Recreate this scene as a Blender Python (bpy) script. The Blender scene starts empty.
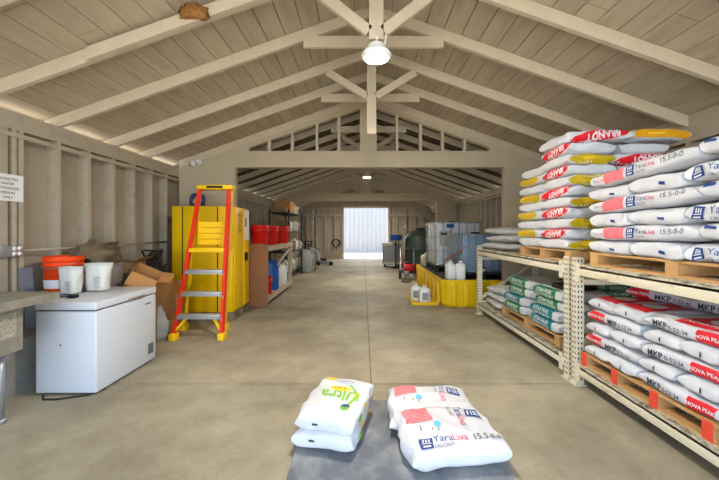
import bpy, bmesh, math, random
from mathutils import Vector, Matrix, noise
S = bpy.context.scene
C = S.collection
PI = math.pi
random.seed(7); noise.seed_set(5)

# ------------------------------------------------------------------ camera, sky, sun, exposure
cam_d = bpy.data.cameras.new('camera'); cam = bpy.data.objects.new('camera', cam_d); C.objects.link(cam)
cam.location = (0, 0, 1.5); cam.rotation_euler = (PI/2, 0, 0)
cam_d.sensor_width = 36; cam_d.lens = 36*320/719; cam_d.clip_start = 0.05; cam_d.clip_end = 300
cam_d.shift_x = -3.5/719; cam_d.shift_y = -9/719
S.camera = cam
S.view_settings.view_transform = 'Standard'; S.view_settings.look = 'None'
S.view_settings.gamma = 1; S.view_settings.use_curve_mapping = False
S.view_settings.exposure = 2.38
S.cycles.use_denoising = True
S.cycles.max_bounces = 10; S.cycles.diffuse_bounces = 7; S.cycles.sample_clamp_indirect = 8
W = bpy.data.worlds.new('sky'); S.world = W; W.use_nodes = True
nt = W.node_tree; bgn = nt.nodes['Background']
bgn.inputs[0].default_value = (0.62, 0.79, 1.0, 1); bgn.inputs[1].default_value = 1.0
sun_d = bpy.data.lights.new('sun', 'SUN'); sun = bpy.data.objects.new('sun', sun_d); C.objects.link(sun)
sun_d.energy = 3.2; sun_d.angle = 0.01; sun_d.color = (1, .95, .86)
sun.rotation_euler = Vector((0.62, -0.20, -0.75)).to_track_quat('-Z', 'Y').to_euler()

# ------------------------------------------------------------------ materials
def lin(c):
    return tuple(((x/255/12.92) if x/255 <= .04045 else ((x/255+.055)/1.055)**2.4) for x in c) + (1,)
def mat(name, c, rough=.6, metal=0, vary=0, scale=4, c2=None, bump=0, bscale=40, emit=None, trans=0, stretch=None, island=0, spec=.4, ior=1.45, alpha=1, thr=(.35, .7)):
    m = bpy.data.materials.new(name); m.use_nodes = True
    t = m.node_tree; p = t.nodes['Principled BSDF']; L = t.links.new
    p.inputs['Base Color'].default_value = lin(c); p.inputs['Roughness'].default_value = rough
    p.inputs['Metallic'].default_value = metal; p.inputs['Specular IOR Level'].default_value = spec
    p.inputs['IOR'].default_value = ior; p.inputs['Transmission Weight'].default_value = trans
    p.inputs['Alpha'].default_value = alpha
    src = None
    if vary or c2 or bump:
        tc = t.nodes.new('ShaderNodeTexCoord'); mp = t.nodes.new('ShaderNodeMapping')
        if stretch: mp.inputs['Scale'].default_value = stretch
        L(tc.outputs['Object'], mp.inputs['Vector'])
    if vary or c2:
        n = t.nodes.new('ShaderNodeTexNoise'); n.inputs['Scale'].default_value = scale; n.inputs['Detail'].default_value = 6; n.inputs['Roughness'].default_value = .6
        L(mp.outputs[0], n.inputs['Vector'])
        r = t.nodes.new('ShaderNodeValToRGB')
        r.color_ramp.elements[0].position = thr[0]; r.color_ramp.elements[1].position = thr[1]
        a = lin(c); b = lin(c2) if c2 else tuple(x*(1-vary) for x in a[:3])+(1,)
        r.color_ramp.elements[0].color = b; r.color_ramp.elements[1].color = a
        L(n.outputs['Fac'], r.inputs['Fac']); src = r.outputs['Color']
    if island:
        g = t.nodes.new('ShaderNodeNewGeometry'); h = t.nodes.new('ShaderNodeHueSaturation')
        mr = t.nodes.new('ShaderNodeMapRange'); mr.inputs['To Min'].default_value = 1-island; mr.inputs['To Max'].default_value = 1+island
        L(g.outputs['Random Per Island'], mr.inputs['Value']); L(mr.outputs[0], h.inputs['Value'])
        if src: L(src, h.inputs['Color'])
        else: h.inputs['Color'].default_value = lin(c)
        src = h.outputs['Color']
    if src: L(src, p.inputs['Base Color'])
    if bump:
        n2 = t.nodes.new('ShaderNodeTexNoise'); n2.inputs['Scale'].default_value = bscale; n2.inputs['Detail'].default_value = 4
        L(mp.outputs[0], n2.inputs['Vector'])
        bp = t.nodes.new('ShaderNodeBump'); bp.inputs['Strength'].default_value = bump; bp.inputs['Distance'].default_value = .01
        L(n2.outputs['Fac'], bp.inputs['Height']); L(bp.outputs[0], p.inputs['Normal'])
    if emit:
        p.inputs['Emission Color'].default_value = emit[:3]+(1,); p.inputs['Emission Strength'].default_value = emit[3]
    return m

def concrete():
    m = bpy.data.materials.new('concrete_floor'); m.use_nodes = True
    t = m.node_tree; p = t.nodes['Principled BSDF']; L = t.links.new; N = t.nodes.new
    tc = N('ShaderNodeTexCoord')
    def nz(scale, det, rough=.6):
        n = N('ShaderNodeTexNoise'); n.inputs['Scale'].default_value = scale; n.inputs['Detail'].default_value = det; n.inputs['Roughness'].default_value = rough
        L(tc.outputs['Object'], n.inputs['Vector']); return n
    n1 = nz(.75, 9, .65); r1 = N('ShaderNodeValToRGB')
    e = r1.color_ramp.elements; e[0].position = .3; e[0].color = lin((128, 118, 98)); e[1].position = .68; e[1].color = lin((186, 175, 150))
    L(n1.outputs[0], r1.inputs[0])
    n2 = nz(2.6, 8, .7); r2 = N('ShaderNodeValToRGB'); e = r2.color_ramp.elements
    e[0].position = .33; e[0].color = (.70, .70, .70, 1); e[1].position = .55; e[1].color = (1, 1, 1, 1)
    L(n2.outputs[0], r2.inputs[0])
    mx = N('ShaderNodeMix'); mx.data_type = 'RGBA'; mx.blend_type = 'MULTIPLY'; mx.inputs[0].default_value = .55
    L(r1.outputs[0], mx.inputs[6]); L(r2.outputs[0], mx.inputs[7])
    n3 = nz(34, 5, .7); r3 = N('ShaderNodeValToRGB'); e = r3.color_ramp.elements
    e[0].position = .3; e[0].color = (.78, .78, .78, 1); e[1].position = .6; e[1].color = (1, 1, 1, 1); L(n3.outputs[0], r3.inputs[0])
    mx2 = N('ShaderNodeMix'); mx2.data_type = 'RGBA'; mx2.blend_type = 'MULTIPLY'; mx2.inputs[0].default_value = .5
    L(mx.outputs[2], mx2.inputs[6]); L(r3.outputs[0], mx2.inputs[7])
    L(mx2.outputs[2], p.inputs['Base Color']); p.inputs['Roughness'].default_value = .62; p.inputs['Specular IOR Level'].default_value = .35
    bp = N('ShaderNodeBump'); bp.inputs['Strength'].default_value = .12; bp.inputs['Distance'].default_value = .01
    L(n3.outputs[0], bp.inputs['Height']); L(bp.outputs[0], p.inputs['Normal'])
    return m
def swirl(name, c, c2):
    m = mat(name, c, .55); t = m.node_tree; L = t.links.new; N = t.nodes.new
    tc = N('ShaderNodeTexCoord'); mp = N('ShaderNodeMapping'); mp.inputs['Location'].default_value = (.16, .10, .3); w = N('ShaderNodeTexWave'); w.wave_type = 'RINGS'
    w.rings_direction = 'SPHERICAL'
    w.inputs['Scale'].default_value = 46; w.inputs['Distortion'].default_value = 4; w.inputs['Detail'].default_value = 2; w.inputs['Detail Scale'].default_value = .35
    L(tc.outputs['Object'], mp.inputs[0]); L(mp.outputs[0], w.inputs['Vector'])
    r = N('ShaderNodeValToRGB'); r.color_ramp.elements[0].position = .6; r.color_ramp.elements[0].color = lin(c); r.color_ramp.elements[1].position = .92; r.color_ramp.elements[1].color = lin(c2)
    L(w.outputs['Fac'], r.inputs[0]); L(r.outputs[0], t.nodes['Principled BSDF'].inputs['Base Color'])
    return m
M = dict(
 floor=concrete(),
 ceilrear=mat('dark_rear_board', (88, 76, 60), .8, vary=.3, scale=3, stretch=(3, .5, 3), island=.12),  # darker board colour past the partition, for contrast with the rafters
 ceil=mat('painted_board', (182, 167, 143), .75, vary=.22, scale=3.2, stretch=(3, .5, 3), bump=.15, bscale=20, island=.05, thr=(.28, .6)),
 beam=mat('painted_beam', (200, 185, 160), .7, vary=.12, scale=5, bump=.1, bscale=25),
 wall=mat('painted_wall', (166, 153, 133), .75, vary=.14, scale=2.2, bump=.1, bscale=18, thr=(.3, .55)),
 stud=mat('painted_stud', (176, 163, 142), .7, vary=.16, scale=6, thr=(.3, .5)),
 part=mat('partition_paint', (186, 171, 144), .75, vary=.07, scale=2),
 curb=mat('grey_curb', (150, 146, 140), .8, vary=.35, scale=5),
 joint=mat('floor_joint', (104, 94, 76), .9),
 ground=mat('bright_ground', (214, 206, 192), .9, vary=.1, scale=.6),
 roofmetal=mat('roof_metal', (140, 135, 128), .6),
 white=mat('white_enamel', (206, 208, 214), .32, vary=.03, scale=3),
 sack=mat('white_woven_sack', (209, 209, 213), .45, vary=.06, scale=9, bump=.5, bscale=16),
 sackdull=mat('dull_white_sack', (206, 205, 201), .6, vary=.16, scale=7, bump=.3, bscale=24),
 red=mat('print_red', (222, 22, 38), .5), novared=mat('print_crimson', (214, 30, 44), .5), white_ink=mat('print_white', (226, 226, 228), .5),
 yellowp=mat('print_mustard', (206, 176, 20), .5, vary=.15, scale=14), yel=mat('print_yellow', (248, 204, 44), .5), amber=mat('print_amber', (225, 160, 20), .5, vary=.12, scale=14),
 navy=mat('print_navy', (22, 62, 128), .5), magenta=mat('print_rose', (218, 40, 84), .5), sky=mat('print_pale_blue', (92, 182, 222), .5), ink=mat('print_dark', (48, 54, 66), .5),
 lime=mat('print_lime', (128, 182, 44), .5), green=mat('print_green', (34, 128, 78), .5, vary=.1, scale=8), teal=mat('print_teal', (22, 120, 128), .5, vary=.1, scale=8), purple=mat('print_violet', (96, 78, 130), .5),
 swirl=swirl('print_red_swirl', (212, 62, 76), (240, 178, 182)),
 cab=mat('safety_yellow', (240, 192, 6), .38, vary=.05, scale=2), cabdark=mat('seam_dark', (40, 36, 24), .7),
 orange=mat('fiberglass_orange', (226, 48, 14), .4), capyel=mat('moulded_yellow', (244, 196, 12), .45), alu=mat('aluminium', (186, 186, 184), .42, .6),
 bucket=mat('orange_plastic', (240, 70, 14), .4), redp=mat('red_plastic', (206, 24, 20), .4), blue=mat('blue_plastic', (30, 84, 158), .4),
 dark=mat('dark_rubber', (34, 34, 36), .6), black=mat('black_plastic', (22, 22, 24), .5), grey=mat('grey_paint', (140, 142, 142), .6, vary=.12, scale=5),
 bluegrey=mat('blue_grey_metal', (120, 126, 140), .5, vary=.12, scale=4), steel=mat('worn_steel', (158, 156, 150), .5, .5, vary=.3, scale=9),
 galv=mat('galvanised', (176, 180, 184), .4, .7, vary=.15, scale=12),
 sinkm=mat('weathered_sink', (150, 143, 128), .7, vary=.3, scale=14, bump=.2, bscale=40), speck=mat('speckled_patch', (190, 184, 168), .8, c2=(132, 122, 104), scale=45),
 ply=mat('plywood_red_brown', (152, 102, 64), .7, vary=.2, scale=3, stretch=(1, 1, .25)), benchw=mat('bench_wood', (196, 178, 148), .7, vary=.2, scale=5, stretch=(1, .25, 1)),
 pallet=mat('pallet_pine', (206, 160, 104), .75, vary=.25, scale=6, stretch=(1, .3, 1)), palletr=mat('pallet_red_end', (222, 74, 52), .6),
 oldpallet=mat('old_pallet', (142, 122, 96), .8, vary=.3, scale=6),
 rack=mat('rack_cream', (222, 212, 186), .55, c2=(176, 148, 110), scale=10, thr=(.28, .42)), hole=mat('rack_slot', (52, 44, 36), .8), deck=mat('deck_wire', (196, 186, 160), .7, c2=(120, 104, 82), scale=12, thr=(.35, .55)),
 card=mat('cardboard', (188, 134, 78), .8, vary=.12, scale=3), card2=mat('cardboard_dull', (146, 116, 82), .85, vary=.2, scale=4), tarp=mat('brown_canvas', (122, 106, 82), .9, vary=.3, scale=8, bump=.4, bscale=20),
 clear=mat('milky_plastic', (228, 227, 218), .35, trans=.15), jug=mat('white_jug', (228, 228, 222), .4), jugb=mat('beige_jug', (196, 188, 162), .5),
 spill=mat('spill_yellow', (226, 186, 10), .45, vary=.12, scale=4, thr=(.3, .5)), grate=mat('dark_grate', (46, 44, 42), .7),
 ibc=mat('tote_blue_liquid', (128, 154, 182), .3, trans=.15, vary=.12, scale=3), ibcw=mat('tote_white', (206, 208, 208), .35, trans=.1), label=mat('pale_plate', (160, 160, 154), .6),
 tank=mat('dark_green_poly', (44, 58, 46), .5), mat_=mat('dark_slate_mat', (158, 158, 156), .8, c2=(98, 101, 108), scale=3.5, bump=.3, bscale=30, thr=(.42, .78)),
 paper=mat('sign_paper', (230, 228, 226), .7), lamp=mat('lamp_housing', (236, 234, 228), .4), lens=mat('lamp_lens', (255, 255, 255), .4, emit=(1, .92, .78, 165)),
 lens2=mat('flood_lens', (230, 230, 225), .2), nest=mat('mud_nest', (168, 116, 62), .95, vary=.4, scale=30, bump=.8, bscale=60),
 contain=mat('pale_blue_steel', (150, 148, 150), .5), rag=mat('grey_cloth', (176, 176, 172), .9, vary=.3, scale=9, bump=.4, bscale=16), film=mat('pale_blue_film', (196, 212, 232), .4, bump=.5, bscale=14),
 cable=mat('dark_blue_cord', (50, 60, 104), .6), plinth=mat('wall_plinth', (160, 150, 132), .8, vary=.15, scale=4))

# ------------------------------------------------------------------ mesh building
class MB:
    def __init__(s): s.v = []; s.f = []; s.m = []; s.sm = []
    def add(s, vs, fs, m=0, smooth=False):
        o = len(s.v); s.v += [tuple(v) for v in vs]
        for f in fs: s.f.append(tuple(i+o for i in f)); s.m.append(m); s.sm.append(smooth)
        return s
    def box(s, x0, x1, y0, y1, z0, z1, m=0):
        return s.hexa([(x0,y0,z0),(x1,y0,z0),(x1,y1,z0),(x0,y1,z0),(x0,y0,z1),(x1,y0,z1),(x1,y1,z1),(x0,y1,z1)], m)
    def hexa(s, p, m=0): return s.add(p, [(3,2,1,0),(4,5,6,7),(0,1,5,4),(1,2,6,5),(2,3,7,6),(3,0,4,7)], m)
    def rbox(s, x0, x1, y0, y1, z0, z1, r=.01, m=0, seg=2, mx=None):
        b = bmesh.new(); bmesh.ops.create_cube(b, size=1)
        for v in b.verts: v.co = Vector(((x0+x1)/2+v.co.x*(x1-x0), (y0+y1)/2+v.co.y*(y1-y0), (z0+z1)/2+v.co.z*(z1-z0)))
        bmesh.ops.bevel(b, geom=b.edges[:], offset=r, segments=seg, affect='EDGES', profile=.5)
        if mx: bmesh.ops.transform(b, matrix=mx, verts=b.verts[:])
        b.verts.index_update()
        s.add([v.co for v in b.verts], [[v.index for v in f.verts] for f in b.faces], m, True); b.free(); return s
    def bar(s, p0, p1, w, h, m=0, up=(0,0,1)):
        p0 = Vector(p0); p1 = Vector(p1); d = (p1-p0).normalized(); up = Vector(up)
        if abs(d.dot(up)) > .98: up = Vector((0,1,0))
        r = d.cross(up).normalized()*w/2; u = r.cross(d).normalized()*h/2
        return s.hexa([p0-r-u, p0+r-u, p1+r-u, p1-r-u, p0-r+u, p0+r+u, p1+r+u, p1-r+u], m)
    def tube(s, pts, r, seg=8, m=0, taper=None):
        pts = [Vector(p) for p in pts]; vs = []; fs = []; n = len(pts)
        a = None
        for i, p in enumerate(pts):
            d = (pts[min(i+1, n-1)]-pts[max(i-1, 0)]).normalized()
            if a is None: a = d.orthogonal().normalized()
            else: a = (a-d*a.dot(d)).normalized()
            b = d.cross(a); rr = r if taper is None else r+(taper-r)*i/(n-1)
            for k in range(seg):
                t = 2*PI*k/seg; vs.append(p+a*math.cos(t)*rr+b*math.sin(t)*rr)
        for i in range(n-1):
            for k in range(seg):
                k2 = (k+1) % seg; fs.append((i*seg+k, i*seg+k2, (i+1)*seg+k2, (i+1)*seg+k))
        fs.append(tuple(range(seg))[::-1]); fs.append(tuple((n-1)*seg+k for k in range(seg)))
        return s.add(vs, fs, m, True)
    def lathe(s, prof, c=(0,0,0), seg=24, m=0, smooth=True, mx=None):
        vs = []; fs = []; n = len(prof)
        for r, z in prof:
            for k in range(seg):
                t = 2*PI*k/seg; v = Vector((r*math.cos(t), r*math.sin(t), z))
                if mx: v = mx @ v
                vs.append(v+Vector(c))
        for i in range(n-1):
            for k in range(seg):
                k2 = (k+1) % seg; fs.append((i*seg+k, i*seg+k2, (i+1)*seg+k2, (i+1)*seg+k))
        if prof[0][0] > 1e-4: fs.append(tuple(range(seg))[::-1])
        if prof[-1][0] > 1e-4: fs.append(tuple((n-1)*seg+k for k in range(seg)))
        return s.add(vs, fs, m, smooth)
    def cyl(s, p0, p1, r0, r1=None, seg=16, m=0): return s.tube([p0, p1], r0, seg, m, r1)
    def blob(s, c, rad, m=0, seed=0, amp=.25, fr=2.2, n=14):
        b = bmesh.new(); bmesh.ops.create_icosphere(b, subdivisions=3, radius=1)
        for v in b.verts:
            d = v.co.copy(); k = 1+amp*noise.noise(d*fr+Vector((seed*3.1, seed, 0)))+amp*.5*noise.noise(d*fr*2.6+Vector((0, seed*2.3, seed)))
            z = max(d.z*k, -.55)
            v.co = Vector((c[0]+rad[0]*d.x*k, c[1]+rad[1]*d.y*k, c[2]+rad[2]*(z+.55)/1.55*1))
        b.verts.index_update(); s.add([v.co for v in b.verts], [[v.index for v in f.verts] for f in b.faces], m, True); b.free(); return s
    def prints(s, tris, fn, m, lim=.03):
        """flat 2-D triangles laid on a surface: fn(s, t) -> point"""
        st = list(tris); out = []
        while st:
            a, b, c = st.pop(); e = [(a,b,c), (b,c,a), (c,a,b)]
            l = [math.dist(q[0], q[1]) for q in e]; k = l.index(max(l))
            if l[k] > lim:
                a, b, c = e[k]; mid = ((a[0]+b[0])/2, (a[1]+b[1])/2); st += [(a, mid, c), (mid, b, c)]
            else: out.append((a, b, c))
        vs = []; ix = {}; fs = []
        for t in out:
            f = []
            for q in t:
                key = (round(q[0], 5), round(q[1], 5))
                if key not in ix: ix[key] = len(vs); vs.append(fn(*q))
                f.append(ix[key])
            if len(set(f)) == 3: fs.append(f)
        return s.add(vs, fs, m, True)
    def mesh(s, name, mats):
        me = bpy.data.meshes.new(name); me.from_pydata(s.v, [], s.f)
        for q in mats: me.materials.append(M[q])
        me.polygons.foreach_set('material_index', s.m); me.polygons.foreach_set('use_smooth', s.sm); me.update(); return me
    def build(s, name, mats, parent=None, loc=(0,0,0), rz=0):
        if isinstance(mats, str): mats = [mats]
        o = bpy.data.objects.new(name, s.mesh(name, mats)); C.objects.link(o); o.location = loc; o.rotation_euler = (0,0,rz)
        if parent: o.parent = parent
        if any(s.sm) and not all(s.sm): pass
        return o
def tag(o, label, cat, group=None):
    o['label'] = label; o['category'] = cat
    if group: o['group'] = group
    return o
def thing(name, label, cat, loc=(0,0,0), rz=0, group=None):
    o = bpy.data.objects.new(name, None); C.objects.link(o); o.location = loc; o.rotation_euler = (0,0,rz); o.empty_display_size = .1
    return tag(o, label, cat, group)
def struct(o): o['kind'] = 'structure'; return o
def dup(root, loc, rz, label, group=None):
    r = root.copy(); C.objects.link(r); r.location = loc; r.rotation_euler = (0,0,rz); r['label'] = label
    if group: r['group'] = group
    for ch in list(root.children):
        c = ch.copy(); C.objects.link(c); c.parent = r
        for g in ch.children:
            d = g.copy(); C.objects.link(d); d.parent = c
    return r
_tc = {}
def text2d(txt, size, bold=0):
    k = (txt, bold)
    if k not in _tc:
        cu = bpy.data.curves.new('lettering', 'FONT'); cu.body = txt; cu.size = 1; cu.align_x = 'CENTER'; cu.align_y = 'CENTER'; cu.resolution_u = 2; cu.offset = bold
        o = bpy.data.objects.new('lettering', cu); C.objects.link(o)
        dg = bpy.context.evaluated_depsgraph_get(); me = o.evaluated_get(dg).to_mesh(); me.calc_loop_triangles()
        v = [(q.co.x, q.co.y) for q in me.vertices]; t = [tuple(v[i] for i in lt.vertices) for lt in me.loop_triangles]
        o.evaluated_get(dg).to_mesh_clear(); bpy.data.objects.remove(o); bpy.data.curves.remove(cu); _tc[k] = t
    return [tuple((x*size, y*size) for x, y in t) for t in _tc[k]]
def width2d(t): xs = [p[0] for q in t for p in q]; return (min(xs), max(xs))
def rect2d(a, b, c, d): return [((a,c),(b,c),(b,d)), ((a,c),(b,d),(a,d))]
def ell2d(cx, cy, rx, ry, n=20, a0=0, a1=2*PI, inner=0):
    o = []
    for k in range(n):
        t0 = a0+(a1-a0)*k/n; t1 = a0+(a1-a0)*(k+1)/n
        p0 = (cx+rx*math.cos(t0), cy+ry*math.sin(t0)); p1 = (cx+rx*math.cos(t1), cy+ry*math.sin(t1))
        if inner:
            q0 = (cx+rx*inner*math.cos(t0), cy+ry*inner*math.sin(t0)); q1 = (cx+rx*inner*math.cos(t1), cy+ry*inner*math.sin(t1))
            o += [(q0, p0, p1), (q0, p1, q1)]
        else: o.append(((cx, cy), p0, p1))
    return o
def move2d(t, dx=0, dy=0, rot=0, sx=1, sy=1):
    c, s_ = math.cos(rot), math.sin(rot)
    return [tuple((dx+(x*sx)*c-(y*sy)*s_, dy+(x*sx)*s_+(y*sy)*c) for x, y in q) for q in t]

# ------------------------------------------------------------------ sacks: pillow with prints laid on its own surface
SACKM = ['sack', 'red', 'white_ink', 'yellowp', 'navy', 'magenta', 'sky', 'ink', 'green', 'teal', 'swirl', 'novared', 'amber', 'yel', 'lime', 'purple', 'sackdull']
SI = {k: i for i, k in enumerate(SACKM)}
class Sack:
    def __init__(s, a, b, c, seed=0, amp=.012, p=5, q=5, al=.3, be=.3, base='sack', bend=None, flap=True, wr=.003):
        s.a, s.b, s.c, s.p, s.q, s.al, s.be, s.seed, s.amp, s.bend, s.wr = a, b, c, p, q, al, be, seed, amp, bend, wr
        s.mb = MB(); n, k = 56, 40; vs = []; fs = []
        for top in (1, -1):
            for i in range(n+1):
                for j in range(k+1):
                    x = a*math.sin(PI*(i/n-.5)); y = b*math.sin(PI*(j/k-.5)); vs.append(s.D((x, y, top*s.h(x, y))))
        w = k+1; off = (n+1)*w
        for i in range(n):
            for j in range(k):
                q_ = (i*w+j, (i+1)*w+j, (i+1)*w+j+1, i*w+j+1); fs.append(q_); fs.append(tuple(off+t for t in q_[::-1]))
        s.mb.add(vs, fs, SI[base], True)
        # welds happen in mesh(): both skins meet on the rim
    def h(s, x, y):
        return s.c*max(0, 1-abs(x/s.a)**s.p)**s.al*max(0, 1-abs(y/s.b)**s.q)**s.be
    def D(s, p):
        P = Vector(p); sd = Vector((s.seed*7.3, s.seed*3.7, s.seed*1.9))
        n1 = noise.noise_vector(P*4.5+sd); n2 = noise.noise_vector(Vector((P.x*10, P.y*10, P.z*15))+sd)
        edge = (abs(P.x)/s.a)**4
        P = P + Vector((n1.x*.6, n1.y*.8, n1.z*(.55 if P.z > 0 else .25)))*s.amp + n2*s.wr*(1+1.6*edge)
        if s.bend: P.z += s.bend(P.x, P.y)
        return P
    def face(s, f, off=.0032):
        a, b, c = s.a, s.b, s.c
        if f == 'top':
            def top(u, v):
                e = .004; n = Vector((s.h(u-e, v)-s.h(u+e, v), s.h(u, v-e)-s.h(u, v+e), 2*e)).normalized()
                return s.D(Vector((u, v, s.h(u, v))))+n*off*1.3
            return top
        def side(u, v, sg):     # u metres along x, v metres up
            h0 = s.c*max(.05, 1-abs(u/a)**s.p)**s.al; t = max(-.97, min(.97, v/h0))
            y = b*max(0, 1-abs(t)**(1/s.be))**(1/s.q); return s.D((u, sg*y, v if abs(v) < h0*.97 else h0*t))+Vector((0, sg*off*(1-.5*t*t), off*t*abs(t)*1.1))
        def end(u, v, sg):
            h0 = s.c*max(.05, 1-abs(u/b)**s.q)**s.be; t = max(-.97, min(.97, v/h0))
            x = a*max(0, 1-abs(t)**(1/s.al))**(1/s.p); return s.D((sg*x, u, v if abs(v) < h0*.97 else h0*t))+Vector((sg*off*(1-.5*t*t), 0, off*t*abs(t)*1.1))
        return {'front': lambda u, v: side(u, v, -1), 'back': lambda u, v: side(-u, v, 1), 'right': lambda u, v: end(u, v, 1), 'left': lambda u, v: end(-u, v, -1)}[f]
    def put(s, f, tris, m, lim=.03, lay=0): s.mb.prints(tris, s.face(f, .0046+lay*.0018), SI[m], lim); return s
    def mesh(s, name):
        me = s.mb.mesh(name, SACKM); b = bmesh.new(); b.from_mesh(me); bmesh.ops.remove_doubles(b, verts=b.verts, dist=.0004); bmesh.ops.recalc_face_normals(b, faces=[f for f in b.faces if f.material_index in (0, 16)]); b.to_mesh(me); b.free(); return me
def T(txt, size, x=0, y=0, rot=0, bold=0, sx=1, sy=1): return move2d(text2d(txt, size, bold), x, y, rot, sx, sy)
def shield(k, f, x, y, r, rot=0):
    """blue square emblem with pale ship lines"""
    k.put(f, move2d(rect2d(-r, r, -r, r), x, y, rot), 'navy', lay=0)
    t = []
    for i in (-.42, 0, .42): t += rect2d((i-.11)*r, (i+.11)*r, .12*r, .72*r)
    t += rect2d(-.72*r, .72*r, -.18*r, -.05*r)+rect2d(-.6*r, .6*r, -.75*r, -.5*r)
    k.put(f, move2d(t, x, y, rot), 'white_ink', lay=1)
def yara(k, f, x, y, sz, rot=0, sub=True):
    a = text2d('Yara', sz); b = text2d('Liva', sz); wa, wb = width2d(a), width2d(b); g = sz*.06
    tot = (wa[1]-wa[0])+(wb[1]-wb[0])+g; k.put(f, move2d(move2d(a, -tot/2-wa[0], 0), x, y, rot), 'navy', lay=1); k.put(f, move2d(move2d(b, tot/2-wb[1], 0), x, y, rot), 'magenta', lay=1)
    if sub:
        c_ = text2d('CALCINIT', sz*.42); wc = width2d(c_)
        k.put(f, move2d(move2d(c_, -tot/2-wc[0], -sz*.72), x, y, rot), 'ink', lay=1)
    return tot
_n = [0]
def sack(me, name, label, cat, loc, rz=0, group=None, tilt=(0,0)):
    o = bpy.data.objects.new(name, me); C.objects.link(o); o.location = loc; o.rotation_euler = (tilt[0], tilt[1], rz); return tag(o, label, cat, group)

# ------------------------------------------------------------------ shell
XL, XR, XC = -3.5, 3.74, .12
RZ, SL = 3.988, .353
rz_ = lambda x: RZ-SL*abs(x-XC)                       # underside of the rafters
Y0, YE, YP, YQ = -0.6, 17.5, 6.15, 12.9
fl = MB()
xs = [-3.7, .075, .086, 3.9]; ys = [Y0, 3.13, 3.146, 6.2, 6.212, 9.6, 9.612, 13, 13.012, YE+.15]
for i in (0, 2):
    for j in range(0, 10, 2): fl.box(xs[i], xs[i+1], ys[j], ys[j+1], -.12, 0)
fl.box(-3.7, 3.9, Y0, YE+.15, -.2, -.012, 1)
struct(fl.build('floor', ['floor', 'joint']))
gd = MB(); gd.box(-60, 60, -60, Y0, -.3, -.03).box(-60, 60, YE+.15, 80, -.3, -.03).box(-60, -3.7, Y0, YE+.15, -.3, -.05).box(3.9, 60, Y0, YE+.15, -.3, -.05)
struct(gd.build('ground', 'ground'))
# board ceiling, each plank with its own gap, on top of the rafters
cl = MB(); TH = .135
for sg in (-1, 1):
    edge = (XC-(XL-.55)) if sg < 0 else (XR+.55-XC)
    d = .02
    while d < edge:
        w = .2; d1 = min(d+w-.009, edge)
        y = Y0-.5-random.random()*2
        while y < YE+.5:
            y1 = min(y+3.2+random.random()*2.2, YE+.6)
            q = []
            for dd in (d, d1):
                z = RZ+TH-SL*dd; q.append((XC+sg*dd, z))
            (xa, za), (xb, zb) = q
            if sg < 0: xa, za, xb, zb = xb, zb, xa, za
            ya = max(y, Y0-.5)
            if y < YP+.1 < y1: y1 = YP+.1
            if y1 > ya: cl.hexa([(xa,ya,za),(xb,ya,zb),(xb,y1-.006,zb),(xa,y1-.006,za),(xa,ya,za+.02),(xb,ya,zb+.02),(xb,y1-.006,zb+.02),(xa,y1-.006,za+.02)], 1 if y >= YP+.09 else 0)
            y = y1
        d += w
struct(cl.build('ceiling', ['ceil', 'ceilrear']))
rf = MB()
for sg, e in ((-1, XC-XL+.6), (1, XR-XC+.6)):
    z0, z1 = RZ+TH+.03, RZ+TH+.03-SL*e; x1 = XC+sg*e
    p = [(XC, z0), (x1, z1)]
    if sg < 0: p = p[::-1]
    rf.hexa([(p[0][0],Y0-.6,p[0][1]),(p[1][0],Y0-.6,p[1][1]),(p[1][0],YE+.7,p[1][1]),(p[0][0],YE+.7,p[0][1]),(p[0][0],Y0-.6,p[0][1]+.03),(p[1][0],Y0-.6,p[1][1]+.03),(p[1][0],YE+.7,p[1][1]+.03),(p[0][0],YE+.7,p[0][1]+.03)])
struct(rf.build('roof', 'roofmetal'))
rb = MB(); rb.box(XC-.02, XC+.02, Y0, YE, RZ-.06, RZ+TH-.03); struct(rb.build('ridge_beam', 'beam'))

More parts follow.
